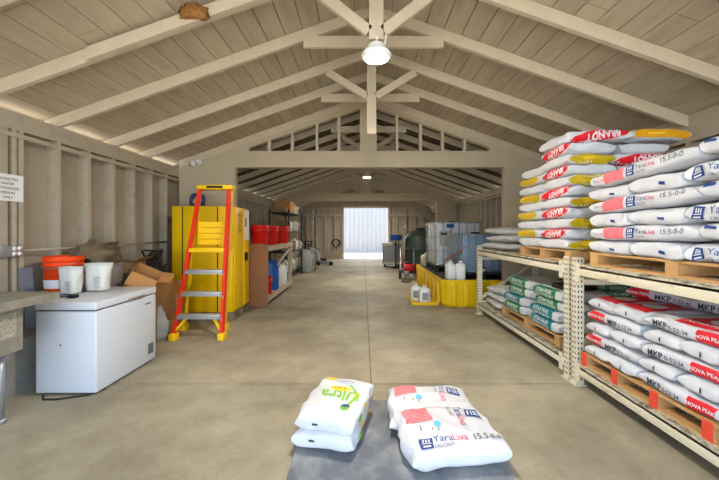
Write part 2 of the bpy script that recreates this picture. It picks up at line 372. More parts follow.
def rafter_mb(y, sg, w=.046, dp=.13, tail=.45):
    m = MB(); e = (XC-XL if sg < 0 else XR-XC)+tail
    p = [(XC+sg*.022, RZ-SL*.022), (XC+sg*e, RZ-SL*e)]
    if sg < 0: p = p[::-1]
    (xa, za), (xb, zb) = p
    m.hexa([(xa,y-w/2,za),(xb,y-w/2,zb),(xb,y+w/2,zb),(xa,y+w/2,za),(xa,y-w/2,za+dp),(xb,y-w/2,zb+dp),(xb,y+w/2,zb+dp),(xa,y+w/2,za+dp)]); return m
tys = [-.5, .02, .79, 1.56, 2.2, 2.96, 3.72, 4.57, 5.26] + [YP+.72+.77*i for i in range(14)]
for i, y in enumerate(tys):
    t = bpy.data.objects.new('roof_truss_beam', None); C.objects.link(t); t.location = (XC, y, RZ); struct(t)
    def tp(mb, nm):
        mb.v = [(a-XC, b-y, c-RZ) for a, b, c in mb.v]; return mb.build(nm, 'beam', t)
    tp(rafter_mb(y, -1), 'rafter'); tp(rafter_mb(y, 1), 'rafter')
    king = (y in (2.96, 4.57)) or (y < 2.9 and i % 2 == 0) or (y > YP and i % 2 == 0)
    if king:
        zb = 2.87 if y == 4.57 else (3.235 if y == 2.96 else 3.31)
        m = MB(); m.box(XC-.065, XC+.065, y-.025-.045, y-.03, zb, RZ-.005); tp(m, 'king_post')
        for sg in (-1, 1):
            m = MB(); m.bar((XC+sg*.066, y-.05, 3.31 if y == 2.96 else 3.40), (XC+sg*.62, y-.05, RZ-SL*.62-.03), .04, .1, 0, (0,0,1)); tp(m, 'strut')
    else:
        m = MB(); m.box(XC-.8, XC+.8, y-.025-.04, y-.027, 3.60, 3.73); tp(m, 'collar_tie')
    if y == 2.96:
        m = MB(); e0, e1 = .95, 2.62; xa, xb = XC-e1, XC-e0
        m.hexa([(xa,y-.072,RZ-SL*e1-.015),(xb,y-.072,RZ-SL*e0-.015),(xb,y-.027,RZ-SL*e0-.015),(xa,y-.027,RZ-SL*e1-.015),(xa,y-.072,RZ-SL*e1+.10),(xb,y-.072,RZ-SL*e0+.10),(xb,y-.027,RZ-SL*e0+.10),(xa,y-.027,RZ-SL*e1+.10)])
        tp(m, 'splice_board')
# side walls
for side, X, sg in (('left', XL, -1), ('right', XR, 1)):
    w = bpy.data.objects.new('wall_'+side, None); C.objects.link(w); w.location = (X, 0, 0); struct(w)
    bx = lambda m, a, b, y0, y1, z0, z1: m.box(min(sg*a, sg*b), max(sg*a, sg*b), y0, y1, z0, z1)
    m = MB()
    y = Y0
    while y < YE:
        y1 = min(y+1.22, YE+.1); bx(m, .13, .15, y, y1-.006, 0, 2.7); y = y1
    m.build('sheathing', 'wall', w)
    m = MB(); bx(m, 0, .13, Y0, YE, 2.52, 2.70); m.build('top_plate', 'stud', w)
    m = MB(); bx(m, 0, .13, Y0, YE, 0, .05); m.build('bottom_plate', 'stud', w)
    m = MB(); bx(m, -.014, 0, Y0, YE, 2.44, 2.485); m.build('rail', 'stud', w)
    y = 3.28-.407*11
    while y < YE-.1:
        if not (YP-.13 < y < YP+.13):
            m = MB(); bx(m, 0, .13, y-.021, y+.021, .05, 2.52); m.build('stud', 'stud', w)
        y += .407
    if side == 'left':
        m = MB(); bx(m, -.004, .13, 1.2, 3.15, .05, 2.52); m.build('flush_panel', 'wall', w)
        m = MB(); bx(m, 0, .13, 3.19, 3.235, .05, 2.52); m.build('stud', 'stud', w)
    else:
        m = MB(); bx(m, .02, .06, Y0, YP, 2.70, 2.86); m.build('eave_board', 'stud', w)
cb = MB(); cb.box(XL, -3.17, 2.8, 5.33, 0, .5); struct(cb.build('wall_curb', 'curb'))
# partition walls with the wide opening and the open gable above it
def partition(y, xl, xr, gl, gr, nm, z0=2.71, z1=3.02, studs=()):
    w = bpy.data.objects.new(nm, None); C.objects.link(w); w.location = (0, y, 0); struct(w)
    def poly(pts, mm, nm_, y0=-.06, y1=.06):
        m = MB(); n = len(pts); vs = [(a, y0, b) for a, b in pts]+[(a, y1, b) for a, b in pts]
        m.add(vs, [tuple(range(n)), tuple(range(2*n-1, n-1, -1))]+[((i+1) % n, i, i+n, (i+1) % n+n) for i in range(n)]); m.build(nm_, mm, w)
    poly([(XL, 0), (xl, 0), (xl, z0), (XL, z0)], 'part', 'left_panel')
    poly([(xr, 0), (XR, 0), (XR, z0), (xr, z0)], 'part', 'right_panel')
    poly([(XL, z0), (gl, z0), (gl, rz_(gl)), (XL, rz_(XL))], 'part', 'gable_panel'); poly([(gr, z0), (XR, z0), (XR, rz_(XR)), (gr, rz_(gr))], 'part', 'gable_panel')
    poly([(gl, z0), (gr, z0), (gr, z1), (gl, z1)], 'part', 'tie_beam', -.08, .08)
    m = MB(); m.v = []
    for sg in (-1, 1):
        r = rafter_mb(0, sg, .1, .15, 0); r.build('gable_rafter', 'beam', w)
        ex = XC-gl if sg < 0 else gr-XC; q = MB(); a, b = XC, XC+sg*ex
        p = sorted([(a, rz_(a)), (b, rz_(b))]); q.hexa([(p[0][0],-.06,p[0][1]-.09),(p[1][0],-.06,p[1][1]-.09),(p[1][0],.06,p[1][1]-.09),(p[0][0],.06,p[0][1]-.09),(p[0][0],-.06,p[0][1]),(p[1][0],-.06,p[1][1]),(p[1][0],.06,p[1][1]),(p[0][0],.06,p[0][1])]); q.build('gable_rail', 'part', w)
    for x in studs:
        m = MB(); m.box(x-.025, x+.025, -.045, .045, z1, rz_(x)-.09); m.build('gable_stud', 'beam', w)
    m = MB(); m.box(XC-.18, XC+.14, -.055, .055, z1, RZ-.1); m.build('king_panel', 'part', w)
    return w
partition(YP, -2.44, 2.69, -2.17, 2.4, 'wall_partition', studs=(-1.79, -1.35, -.88, -.46, .65, 1.1, 1.52, 1.94))
partition(YQ, -2.62, 2.95, -2.3, 2.6, 'wall_partition_far', studs=(-1.5, -.9, .9, 1.5))
# end wall with its open doorway
ew = bpy.data.objects.new('wall_end', None); C.objects.link(ew); ew.location = (0, YE, 0); struct(ew)
dl, dr, dt = -1.04, 1.37, 2.76
for nm, x0, x1, z0, z1 in (('panel', XL-.13, dl, 0, 2.75), ('panel', dr, XR+.13, 0, 2.75), ('header', dl, dr, dt, 2.95)):
    m = MB(); x = x0
    while x < x1-.01:
        xe = min(x+.3, x1); m.box(x, xe-.006, .05, .08, z0, z1); x = xe
    m.build(nm, 'wall', ew)
m = MB(); m.add([(XL,.05,2.75),(XR,.05,2.75),(XR,.05,rz_(XR)+.1),(XC,.05,RZ+.15),(XL,.05,rz_(XL)+.1),(XL,.08,2.75),(XR,.08,2.75),(XR,.08,rz_(XR)+.1),(XC,.08,RZ+.15),(XL,.08,rz_(XL)+.1)], [(0,1,2,3,4),(9,8,7,6,5),(0,5,6,1),(1,6,7,2),(2,7,8,3),(3,8,9,4),(4,9,5,0)])
m.build('gable_panel', 'wall', ew)
for x in (-3.05, -2.55, -2.05, -1.55, 1.85, 2.35, 2.85, 3.3): m = MB(); m.box(x-.03, x+.03, -.06, .05, .05, 2.3); m.build('stud', 'stud', ew)
for x0, x1 in ((XL, dl), (dr, XR)):
    m = MB(); m.box(x0, x1, -.08, .05, 2.3, 2.45); m.build('girt', 'stud', ew)
for x in (dl-.12, dr): m = MB(); m.box(x, x+.12, -.09, .1, 0, dt); m.build('door_jamb', 'stud', ew)
m = MB(); m.box(dl-.12, dr+.12, -.09, .1, dt, dt+.14); m.build('door_head', 'stud', ew)
m = MB(); m.box(XL, dl-.12, -.12, .04, 0, .42); struct(m.build('wall_plinth', 'plinth', None, (0, YE, 0)))
# corrugated container wall outside the doorway
ct = thing('shipping_container', 'pale blue-white corrugated steel container standing outside the far doorway', 'container', (0, 22.4, -.03))
m = MB(); vs = []; n = 0; x = -3.2
prof = []
while x < 4.6:
    for dx, dy in ((0, 0), (.11, 0), (.15, .05), (.26, .05)): prof.append((x+dx, dy))
    x += .30
for a, b in prof: vs += [(a, b, .12), (a, b, 3.5)]
m.add(vs, [(2*i, 2*i+2, 2*i+3, 2*i+1) for i in range(len(prof)-1)])
m.build('corrugated_side', 'contain', ct)
m = MB(); m.box(-3.25, 4.65, -.03, .1, 0, .12); m.build('bottom_rail', 'contain', ct)
m = MB(); m.box(-3.25, 4.65, -.03, .1, 3.5, 3.62); m.build('top_rail', 'contain', ct)
m = MB(); m.box(-3.25, 4.65, .1, 2.4, .1, 3.6); m.build('body', 'contain', ct)
# mud nest, flood light, pendant lamps
m = MB(); m.blob((0, 0, 0), (.12, .05, .13), 0, 3, .6, 3); o = m.build('mud_nest', 'nest', None, (-1.52, 2.88, rz_(-1.52)+.0)); tag(o, 'rough brown mud nest stuck to a white rafter near the ceiling', 'nest')
fd = thing('flood_light', 'small round white security floodlight on the partition above the yellow cabinet', 'lamp', (-3.13, YP-.075, 2.78))
m = MB(); m.box(-.05, .05, -.02, .014, -.05, .05); m.build('bracket', 'lamp', fd)
for x in (-.07, .06):
    m = MB(); mx = Matrix.Rotation(PI/2+.35, 4, 'X'); m.lathe([(.03, -.03), (.055, 0), (.06, .06), (.05, .065)], (x, -.06, .0), 16, 0, True, mx); h = m.build('lamp_head', 'lamp', fd)
    q = MB(); q.lathe([(.048, .066), (.001, .068)], (x, -.06, 0), 16, 0, True, mx); q.build('lens', 'lens2', h)
def pendant(y, z, label, power):
    t = thing('pendant_lamp', label, 'lamp', (XC, y, z), 0, 'round hanging lamps under the ridge')
    m = MB(); m.lathe([(.108, -.004), (.132, .0), (.138, .018), (.118, .045), (.112, .052), (.078, .07), (.078, .10), (.068, .115), (.02, .12)], seg=32); m.build('housing', 'lamp', t)
    m = MB(); m.lathe([(.106, -.004), (.10, -.01), (.001, -.016)], seg=32); m.build('lens', 'lens', t)
    m = MB(); m.tube([(0, 0, .12), (0, 0, .16), (.015, 0, .175), (0, 0, .19), (-.012, 0, .175)], .007); m.build('hook', 'lamp', t)
    m = MB(); m.tube([(.07, 0, .1), (.09, .02, .2), (.06, .03, .3)], .006); m.build('cord', 'lamp', t)
    return t
pendant(2.89, 3.065, 'round white glowing lamp under the near king post', 1)
pendant(9.8, 3.14, 'small round white lamp glowing beyond the partition beam', 1)
pendant(15.3, 3.0, 'tiny distant lamp glowing above the far doorway', 1)

# ------------------------------------------------------------------ left side: sink, sign, outlet, freezer and what is round it
t = thing('utility_sink', 'grey weathered utility sink on pipe legs beside the white freezer', 'sink', (-2.95, 2.25, 0))
def L(m, r): m.v = [(a-r.location.x, b-r.location.y, c-r.location.z) for a, b, c in m.v]; return m
m = MB()
x0, x1, y0, y1 = -3.28, -2.71, 1.9, 2.55
z0, z1 = .56, .955; w = .02
m.box(x0, x1, y0, y1, z0, z0+w); m.box(x0, x0+w, y0, y1, z0+w, z1); m.box(x1-w, x1, y0, y1, z0+w, z1); m.box(x0+w, x1-w, y0, y0+w, z0+w, z1); m.box(x0+w, x1-w, y1-w, y1, z0+w, z1)
L(m, t).build('basin', 'sinkm', t)
m = MB(); m.box(x1-w, -2.58, 1.75, 2.72, .957, .985); m.box(-3.36, x0+w, 1.75, 2.72, .957, .985); m.box(x0+w, x1-w, 2.53, 2.72, .957, .985); m.box(x0+w, x1-w, 1.75, 1.92, .957, .985)
m.box(-2.6, -2.58, 1.75, 2.72, .92, .957)
L(m, t).build('rim', 'sinkm', t)
m = MB(); m.box(x1, x1+.003, 2.28, 2.5, .68, .87); L(m, t).build('rough_patch', 'speck', t)
for a, b in ((-2.84, 2.5), (-3.22, 2.5), (-2.84, 1.95), (-3.22, 1.95)):
    m = MB(); m.cyl((a, b, 0), (a, b, .56), .03, None, 14); lg = L(m, t).build('leg', 'galv', t)
    m = MB(); m.cyl((a, b, 0), (a, b, .03), .042, None, 14); L(m, t).build('foot', 'galv', lg)
sg = thing('notice_sheet', 'white paper notice with black lettering pinned to the wall post', 'sign', (XL+.012, 3.14, 1.925))
m = MB(); m.box(-.003, .002, -.15, .145, -.13, .135); m.build('sheet', 'paper', sg)
m = MB()
for i, tx in enumerate(('RESTRICTED', 'WATER', 'AUTHORIZED', 'PERSON', 'ONLY')):
    m.prints(T(tx, .034, .0, .085-i*.045, 0, .014), lambda u, v: (.0035, u, v), 0, 1)
m.build('lettering', 'ink', sg)
ob = thing('outlet_box', 'grey metal outlet box with four round receptacles on the wall post', 'outlet', (XL+.03, 3.14, 1.30))
m = MB(); m.rbox(-.02, .03, -.11, .1, -.055, .055, .006); m.build('box', 'galv', ob)
for a, b in ((.012, .025), (.06, .025), (.012, -.025), (.06, -.025)):
    m = MB(); m.cyl((.03, a+.005, b), (.037, a+.005, b), .02, None, 14); m.build('receptacle', 'lamp', ob)
m = MB(); m.tube([(XL+.0, 3.27, 1.30), (XL+.0, 4.0, 1.295), (XL+.0, 5.9, 1.31)], .012); tag(m.build('conduit', 'stud'), 'thin painted conduit running along the wall studs from the outlet box', 'conduit')

fz = thing('chest_freezer', 'white chest freezer with a closed lid standing on the concrete', 'freezer', (-2.705, 3.335, 0))
m = MB(); m.rbox(-.28, .275, -.42, .42, .02, .765, .012); m.build('body', 'white', fz)
m = MB(); m.rbox(-.267, .262, -.405, .405, .762, .778, .004); m.build('gasket', 'dark', fz)
m = MB(); m.rbox(-.283, .279, -.424, .424, .776, .852, .014, 0, 3); ld = m.build('lid', 'white', fz)
m = MB(); m.rbox(.279, .294, -.03, .22, .775, .80, .005); m.build('handle', 'grey', ld)
m = MB(); m.box(.294, .2955, .0, .19, .782, .792); m.build('handle_inlay', 'ply', ld)
m = MB(); m.box(.275, .278, .28, .375, .1, .22); g = m.build('vent_grille', 'grey', fz)
m = MB()
for i in range(6): m.box(.278, .2795, .29, .365, .112+i*.018, .12+i*.018)
m.build('vent_slots', 'dark', g)
m = MB(); m.box(.275, .2765, .24, .33, .675, .688); m.build('badge', 'ink', fz)
m = MB(); m.cyl((-.05, -.419, .46), (-.05, -.423, .46), .008, None, 10); m.build('plug', 'dark', fz)
for a in (-.23, .23):
    for b in (-.36, .36): m = MB(); m.cyl((a, b, 0), (a, b, .022), .02, None, 10); m.build('foot', 'dark', fz)
m = MB(); m.tube([(-.2, -.43, .008), (-.13, -.5, .008), (-.02, -.5, .008), (.1, -.46, .008), (.2, -.425, .008), (.26, -.3, .01)], .008); L_ = m.build('power_cord', 'dark', fz)

ch = thing('metal_chest', 'blue-grey metal chest behind the freezer holding up the orange bucket', 'chest', (-3.2, 3.5, .5))
m = MB(); m.rbox(-.22, .16, -.27, .27, 0, .33, .008); m.build('body', 'bluegrey', ch); m = MB(); m.rbox(-.23, .17, -.28, .28, .33, .36, .006); m.build('lid', 'bluegrey', ch)
m = MB(); m.hexa([(XL+.04,3.25,.5),(XL+.055,3.25,.5),(XL+.055,3.37,.5),(XL+.04,3.37,.5),(XL+.005,3.25,1.12),(XL+.02,3.25,1.12),(XL+.02,3.37,1.12),(XL+.005,3.37,1.12)])
o = tag(m.build('metal_sheet', 'bluegrey'), 'blue-grey metal sheet leaning on the wall behind the orange bucket', 'sheet')
def pail(name, label, r, h, mt, loc, group=None, rim=True, bandm=None, rz=0, par=None):
    t = thing(name, label, 'bucket', loc, rz, group)
    m = MB(); rb_ = r*.92
    m.lathe([(rb_*.97, 0), (rb_, .01), (r*.97, h*.72), (r*1.03, h*.725), (r*1.03, h*.75), (r*.985, h*.755), (r*.99, h*.86), (r*1.05, h*.865), (r*1.05, h*.89), (r, h*.895), (r*1.01, h*.98), (r*1.04, h), (r*.96, h), (r*.95, h*.9), (rb_*.93, .02), (.001, .02)], seg=28); m.build('body', mt, t)
    if bandm:
        m = MB(); m.lathe([(rb_*1.012, .03), (rb_*1.03, .1*h/.36), (rb_*1.05, .12*h/.36)], seg=28); m.f = m.f[:-2]; m.m = m.m[:-2]; m.sm = m.sm[:-2]; m.build('band', bandm, t)
    m = MB(); m.tube([(math.cos(a)*r*1.05, -math.sin(a)*r*.25-r*.95*math.sin(a)*0-r*.0, h*.87-math.sin(a)*h*.38) if 0 else (math.cos(a)*r*1.06, -math.sin(a)*r*1.06, h*.87-math.sin(a)*h*.2) for a in [PI*k/10 for k in range(11)]], .004, 6); m.build('handle', 'galv' if bandm else mt, t)
    return t
pail('bucket', 'orange bucket with a white lower band standing behind the freezer', .172, .365, 'bucket', (-3.30, 3.53, .86), bandm='white_ink')
# two milky measuring jugs on the freezer
def pitcher(label, loc, rz, sc, hs=1.18):
    t = thing('measuring_pitcher', label, 'pitcher', loc, rz, 'milky pitchers on the freezer')
    m = MB(); vs = []; fs = []; n = 28; rows = [(0, .80), (.02, .84), (.12, .9), (.22, .97), (.25, 1.0), (.252, 1.05), (.256, 1.05), (.25, .97), (.12, .87), (.025, .8)]
    for z, k in rows:
        for i in range(n):
            a = 2*PI*i/n; ca, sa = math.cos(a), math.sin(a); p = 4
            q = (abs(ca)**p+abs(sa)**p)**(-1/p); x = .15*k*q*ca; y = .11*k*q*sa
            if z > .2 and ca > .85: x += .045*(ca-.85)/.15
            vs.append((x*sc, y*sc, z*sc*hs))
    for r_ in range(len(rows)-1):
        for i in range(n): fs.append((r_*n+i, r_*n+(i+1) % n, (r_+1)*n+(i+1) % n, (r_+1)*n+i))
    fs.append(tuple(range(n))[::-1]); fs.append(tuple((len(rows)-1)*n+i for i in range(n)))
    m.add(vs, fs, 0, True); m.build('body', 'clear', t)
    m = MB(); m.tube([(-.145*sc, 0, .21*sc), (-.2*sc, 0, .2*sc), (-.205*sc, 0, .1*sc), (-.14*sc, 0, .06*sc)], .013*sc, 8); m.build('handle', 'clear', t)
    m = MB()
    for i in range(7): m.box(.02*sc, (.09 if i % 3 else .11)*sc, -.1135*sc-.002*i*sc, -.111*sc, (.05+.024*i)*sc, (.053+.024*i)*sc)
    m.build('scale_marks', 'ink', t)
    return t
pitcher('milky white pitcher with a side handle next to the orange bucket', (-3.01, 3.30, .861), -.05, .64, 1.65)
pitcher('milky white square pitcher with dark scale marks on the freezer lid', (-2.87, 3.47, .861), .06, .76, 1.5)
ad = thing('power_adapter', 'small black power adapter with a loose cord on the freezer lid', 'adapter', (-2.80, 3.10, .852))
m = MB(); m.rbox(-.05, .03, -.025, .025, 0, .03, .006); m.build('body', 'black', ad); m = MB(); m.tube([(-.05, 0, .012), (-.12, .03, .006), (-.17, -.03, .006), (-.1, -.05, .006)], .005); m.build('cord', 'black', ad)

# clutter on the curb between freezer and cabinet
o = MB(); o.blob((0, 0, 0), (.2, .3, .28), 0, 6, .6, 4.2)
cr = thing('storage_crate', 'dark grey crate on the curb beneath the brown canvas', 'crate', (-3.28, 3.98, .5))
m = MB(); m.rbox(-.17, .17, -.17, .17, 0, .56, .01); m.build('body', 'curb', cr); m = MB(); m.rbox(-.175, .175, -.175, .175, .56, .59, .006); m.build('lid', 'curb', cr)
tag(o.build('canvas_tarp', 'tarp', None, (-3.29, 3.96, 1.09)), 'crumpled brown canvas tarp heaped above the milky pitchers', 'tarp')
def carton(name, label, loc, size, rz=0, tilt=(0, 0), mt='card', flaps=(), group=None):
    t = thing(name, label, 'box', loc, rz, group); t.rotation_euler = (tilt[0], tilt[1], rz)
    a, b, c = size; w = .006; m = MB()
    m.box(-a/2, a/2, -b/2, b/2, 0, w); m.box(-a/2, -a/2+w, -b/2, b/2, w, c); m.box(a/2-w, a/2, -b/2, b/2, w, c); m.box(-a/2+w, a/2-w, -b/2, -b/2+w, w, c); m.box(-a/2+w, a/2-w, b/2-w, b/2, w, c)
    m.build('body', mt, t)
    for (sx, sy, ang) in flaps:
        m = MB(); l = (a if sx else b)*.48
        if sx: m.bar((sx*a/2, 0, c), (sx*(a/2+l*math.cos(ang)), 0, c+l*math.sin(ang)), b*.98, w, 0, (0,0,1))
        else: m.bar((0, sy*b/2, c), (0, sy*(b/2+l*math.cos(ang)), c+l*math.sin(ang)), a*.98, w, 0, (0,0,1))
        m.build('flap', mt, t)
    if not flaps:
        m = MB(); m.box(-a/2, a/2, -b/2, b/2, c, c+w); m.build('lid', mt, t); m = MB(); m.box(-a/2, a/2, -.025, .025, c+w, c+w+.002); m.build('tape', 'benchw', t)
    return t
carton('cardboard_box', 'dull brown carton lying behind the freezer with dark seams', (-3.30, 4.45, .5), (.28, .34, .58), .12, (0, .06), 'card2', ((1, 0, .6), (0, -1, -.9)))
carton('cardboard_box', 'tan open carton tipped over with a big flap behind the freezer', (-2.93, 4.10, .69), (.30, .34, .34), .5, (.25, .5), 'card', ((1, 0, .3), (0, -1, -1.0)))
carton('cardboard_box', 'upright brown carton on the floor between freezer and yellow cabinet', (-2.94, 4.82, 0), (.36, .28, .74), .03, (0, 0), 'card')
carton('cardboard_box', 'grey-brown carton on the floor behind the freezer corner', (-2.95, 4.07, 0), (.38, .44, .62), 0, (0, 0), 'card2')
rg = MB(); rg.blob((0, 0, 0), (.15, .12, .42), 0, 9, .3, 2.4); tag(rg.build('grey_bag', 'rag', None, (-2.86, 4.46, .0)), 'slumped grey bag on the floor beside the yellow cabinet', 'bag')
cb2 = MB()
random.seed(5)
for k in range(5):
    pts = [(random.uniform(-.16, .16), random.uniform(-.14, .14), 0.02+random.uniform(0, .72)) for _ in range(12)]
    sp = []
    for i in range(len(pts)-1):
        for q in range(5): sp.append(tuple(pts[i][j]+(pts[i+1][j]-pts[i][j])*q/5 for j in range(3)))
    cb2.tube(sp, .014, 6)
cb2.blob((0, 0, 0), (.17, .17, .6), 0, 2, .4, 3)
tag(cb2.build('hose_tangle', 'dark', None, (-3.3, 5.0, .5)), 'heap of dark tangled hoses on the curb beside the yellow cabinet', 'hose')
cb3 = MB()
for k in range(6):
    r = .09+.012*k; cb3.tube([(r*math.cos(a), .03*math.sin(3*a+k), .1+r*.9*math.sin(a)) for a in [2*PI*i/20+.4*k for i in range(21)]], .009, 6)
tag(cb3.build('cord_coil', 'cable', None, (-2.95, 5.7, 1.935)), 'coil of dark blue cord resting on top of the yellow cabinet', 'cord')

# yellow safety cabinet on its pallet
def pallet(label, loc, size, mt='pallet', nb=3, red=False, rz=0, nd=6, end=None):
    """size = (x, y, z); stringers run along x, so their ends look at the aisle"""
    t = thing('pallet', label, 'pallet', loc, rz, 'wooden pallets'); a, b, c = size
    for i in range(nb):
        y = -b/2+.05+(b-.1)*i/(nb-1)
        m = MB(); m.box(-a/2, a/2, y-(.03 if red else .045), y+(.03 if red else .045), .018, c-.018); m.build('stringer', mt, t)
        if red:
            m = MB(); m.box(-a/2-.004, -a/2, y-.032, y+.032, .0, c); m.build('painted_end', 'palletr', t)
    for i in range(nd):
        x = -a/2+.05+(a-.1)*i/(nd-1); m = MB(); m.box(x-.05, x+.05, -b/2, b/2, c-.018, c); m.build('top_board', mt, t)
    for i in range(3):
        x = -a/2+.05+(a-.1)*i/2; m = MB(); m.box(x-.05, x+.05, -b/2, b/2, 0, .018); m.build('bottom_board', mt, t)
    return t
pallet('worn grey pallet under the tall yellow cabinet', (-2.66, 5.73, 0), (1.0, .74, .13), 'oldpallet')
cn = thing('safety_cabinet', 'tall yellow steel safety cabinet behind the orange ladder', 'cabinet', (-2.69, 5.73, .13))
m = MB(); m.rbox(-.53, .50, -.34, .34, 0, 1.79, .012); m.build('body', 'cab', cn)
m = MB()
for x in (-.35, .24): m.box(x-.009, x+.009, -.3435, -.34, .01, 1.78)
m.build('panel_seam', 'cabdark', cn)
for y0_, y1_ in ((-.335, .06), (.07, .335)):
    m = MB(); m.rbox(.503, .53, y0_, y1_, .03, 1.76, .006); d = m.build('door', 'cab', cn)
    if y0_ < 0:
        m = MB(); m.box(.53, .533, -.2, -.04, 1.32, 1.70); 
        m.prints(T('WARNING', .05, -.12, 1.64)+T('FLAMMABLE', .038, -.12, 1.55)+T('KEEP FIRE', .032, -.12, 1.46)+T('AWAY', .05, -.12, 1.39), lambda u, v: (.5335, u, v), 1, 1); m.build('warning_label', ['amber', 'ink'], d)
        m = MB(); m.rbox(.53, .55, .035, .06, .05, 1.75, .004); m.build('edge_strip', 'cab', d)
    else:
        m = MB(); m.box(.53, .534, .08, .325, 1.2, 1.75); q = m.build('white_sheet', 'paper', d); m = MB(); m.box(.534, .536, .13, .19, 1.45, 1.62); m.build('print_block', 'ink', q)
        m = MB(); m.rbox(.53, .56, .1, .2, .83, .98, .008); m.build('handle', 'black', d)

# orange platform ladder
ld = thing('platform_ladder', 'orange platform step ladder with yellow top and feet before the cabinet', 'ladder', (-2.25, 4.55, 0))
ZT = 2.14
def LP(sx, f):       # a front rail point at height fraction f, world
    xb, yb = (-2.60, 4.40) if sx < 0 else (-1.945, 4.42); xt, yt = (-2.44, 4.80) if sx < 0 else (-2.0, 4.80)
    return Vector((xb+(xt-xb)*f, yb+(yt-yb)*f, .02+(ZT-.02)*f))
o0 = ld.location
for sx in (-1, 1):
    m = MB(); a, b = LP(sx, 0)-o0, LP(sx, 1)-o0; m.bar(a, b, .03, .085, 0, (0, 1, .2)); m.build('front_rail', 'orange', ld)
    m = MB(); m.bar(a+Vector((-sx*.016, -.03, 0)), b+Vector((-sx*.016, -.03, 0)), .02, .022, 0, (0,1,.2)); m.build('rail_lip', 'orange', ld)
    xr = -2.09 if sx > 0 else -2.71; m = MB(); a2 = Vector((xr, 4.85, .02))-o0; b2 = LP(sx, .985)+Vector((sx*.02, .05, 0))-o0; m.bar(a2, b2, .022, .05, 0, (0,1,0)); m.build('rear_rail', 'capyel', ld)
    for p, nm in ((a, 'front_foot'), (a2, 'rear_foot')):
        m = MB(); m.rbox(p.x-.045, p.x+.045, p.y-.07, p.y+.06, -.0, .1, .015); m.build(nm, 'capyel', ld)
    m = MB(); f = .085; c1 = LP(sx, .055)-o0; st = LP(sx, .145)-o0; m.bar(c1+Vector((-sx*.02, -.02, 0)), Vector((st.x-sx*.16, st.y, st.z)), .03, .035, 0, (0,1,0)); m.build('corner_brace', 'capyel', ld)
for f, mt, nm, dpt in ((.147, 'alu', 'step', .1), (.29, 'alu', 'step', .1), (.433, 'alu', 'step', .1), (.576, 'capyel', 'platform', .30)):
    a, b = LP(-1, f)-o0, LP(1, f)-o0; m = MB(); m.rbox(a.x+.015, b.x-.015, a.y-.06, a.y+dpt-.06, a.z-.02, a.z+.015, .006); q = m.build(nm, mt, ld)
    m = MB(); m.box(a.x+.02, b.x-.02, a.y-.062, a.y-.05, a.z-.045, a.z-.018); m.build('step_lip', mt, q)
    if nm == 'step':
        m = MB()
        for sx in (-1, 1):
            e = a if sx < 0 else b; m = MB(); m.bar((e.x-sx*.02, e.y-.05, e.z-.02), (e.x-sx*.0, e.y-.045, e.z-.09), .012, .02, 0, (0,1,0)); m.build('step_bracket', 'galv', q)
m = MB(); a, b = LP(-1, .6)-o0, LP(1, .6)-o0; c, d = LP(-1, .765)-o0, LP(1, .765)-o0; yb = a.y+.12
for k in range(4):
    z = a.z+(c.z-a.z)*(k+.5)/4; h = (c.z-a.z)/4*.44; m.box(a.x+.05, b.x-.03, yb, yb+.02, z-h, z+h)
m.box(a.x+.05, a.x+.09, yb+.02, yb+.03, a.z, c.z); m.box(b.x-.08, b.x-.04, yb+.02, yb+.03, a.z, c.z)
m.build('guard_panel', 'capyel', ld)
a, b = LP(-1, 1)-o0, LP(1, 1)-o0; m = MB(); m.rbox(a.x-.03, b.x+.06, a.y-.06, a.y+.1, a.z-.02, a.z+.045, .012); tp_ = m.build('top_cap', 'capyel', ld)
m = MB(); m.box(a.x+.12, b.x-.08, a.y-.0608, a.y-.0602, a.z-.006, a.z+.03); m.build('cap_label', 'cabdark', tp_)

# work bench with a plywood end, beyond the partition
bn = thing('work_bench', 'pale wooden bench with a red-brown plywood end panel past the yellow cabinet', 'bench', (-2.35, 7.4, 0))
by0, by1, bx0, bx1 = -1.12, 1.17, -.6, .45
m = MB(); m.box(-.25, bx1+.03, by0-.022, by0, .01, 1.25); m.build('end_panel', 'ply', bn)
m = MB(); m.box(bx0, bx1, by0+.002, by1, 1.16, 1.2); m.build('worktop', 'benchw', bn)
m = MB(); m.box(bx0, bx1, by0+.002, by1, .15, .18); m.build('lower_shelf', 'benchw', bn)
m = MB(); m.box(bx1, bx1+.03, by0+.002, by1, 1.1, 1.2); m.build('top_rail', 'benchw', bn)
m = MB(); m.box(bx1, bx1+.03, by0+.002, by1, .1, .18); m.build('lower_rail', 'benchw', bn)
for y in (by1-.09, by0+.05):
    for x in (bx1-.09, bx0): m = MB(); m.box(x, x+.09, y, y+.09, 0, 1.16); m.build('leg', 'benchw', bn)
m = MB(); m.bar((bx1-.02, -.2, .75), (bx1-.02, by1-.05, 1.08), .03, .06, 0); m.build('brace', 'benchw', bn)
for i, (x, y, lb) in enumerate(((-2.12, 6.55, 'red plastic bucket on the bench, next to the plywood end'), (-2.10, 7.25, 'red plastic bucket on the bench, between two other red buckets'), (-2.03, 8.0, 'red plastic bucket on the bench, nearest the black shelving'))):
    pail('bucket', lb, .18, .42, 'redp', (x, y, 1.2), 'red buckets on the bench', rz=.5*i)
pail('bucket', 'red plastic bucket on the low shelf of the bench', .16, .36, 'redp', (-2.07, 6.72, .18))
dm = thing('drum', 'blue plastic drum with a rimmed lid under the bench top', 'drum', (-2.12, 7.28, .18))
m = MB(); m.lathe([(.19, 0), (.2, .02), (.2, .26), (.21, .28), (.2, .3), (.2, .58), (.19, .6)], seg=28); m.build('body', 'blue', dm); m = MB(); m.lathe([(.215, .6), (.215, .635), (.19, .645), (.001, .645)], seg=28); m.build('lid', 'blue', dm)
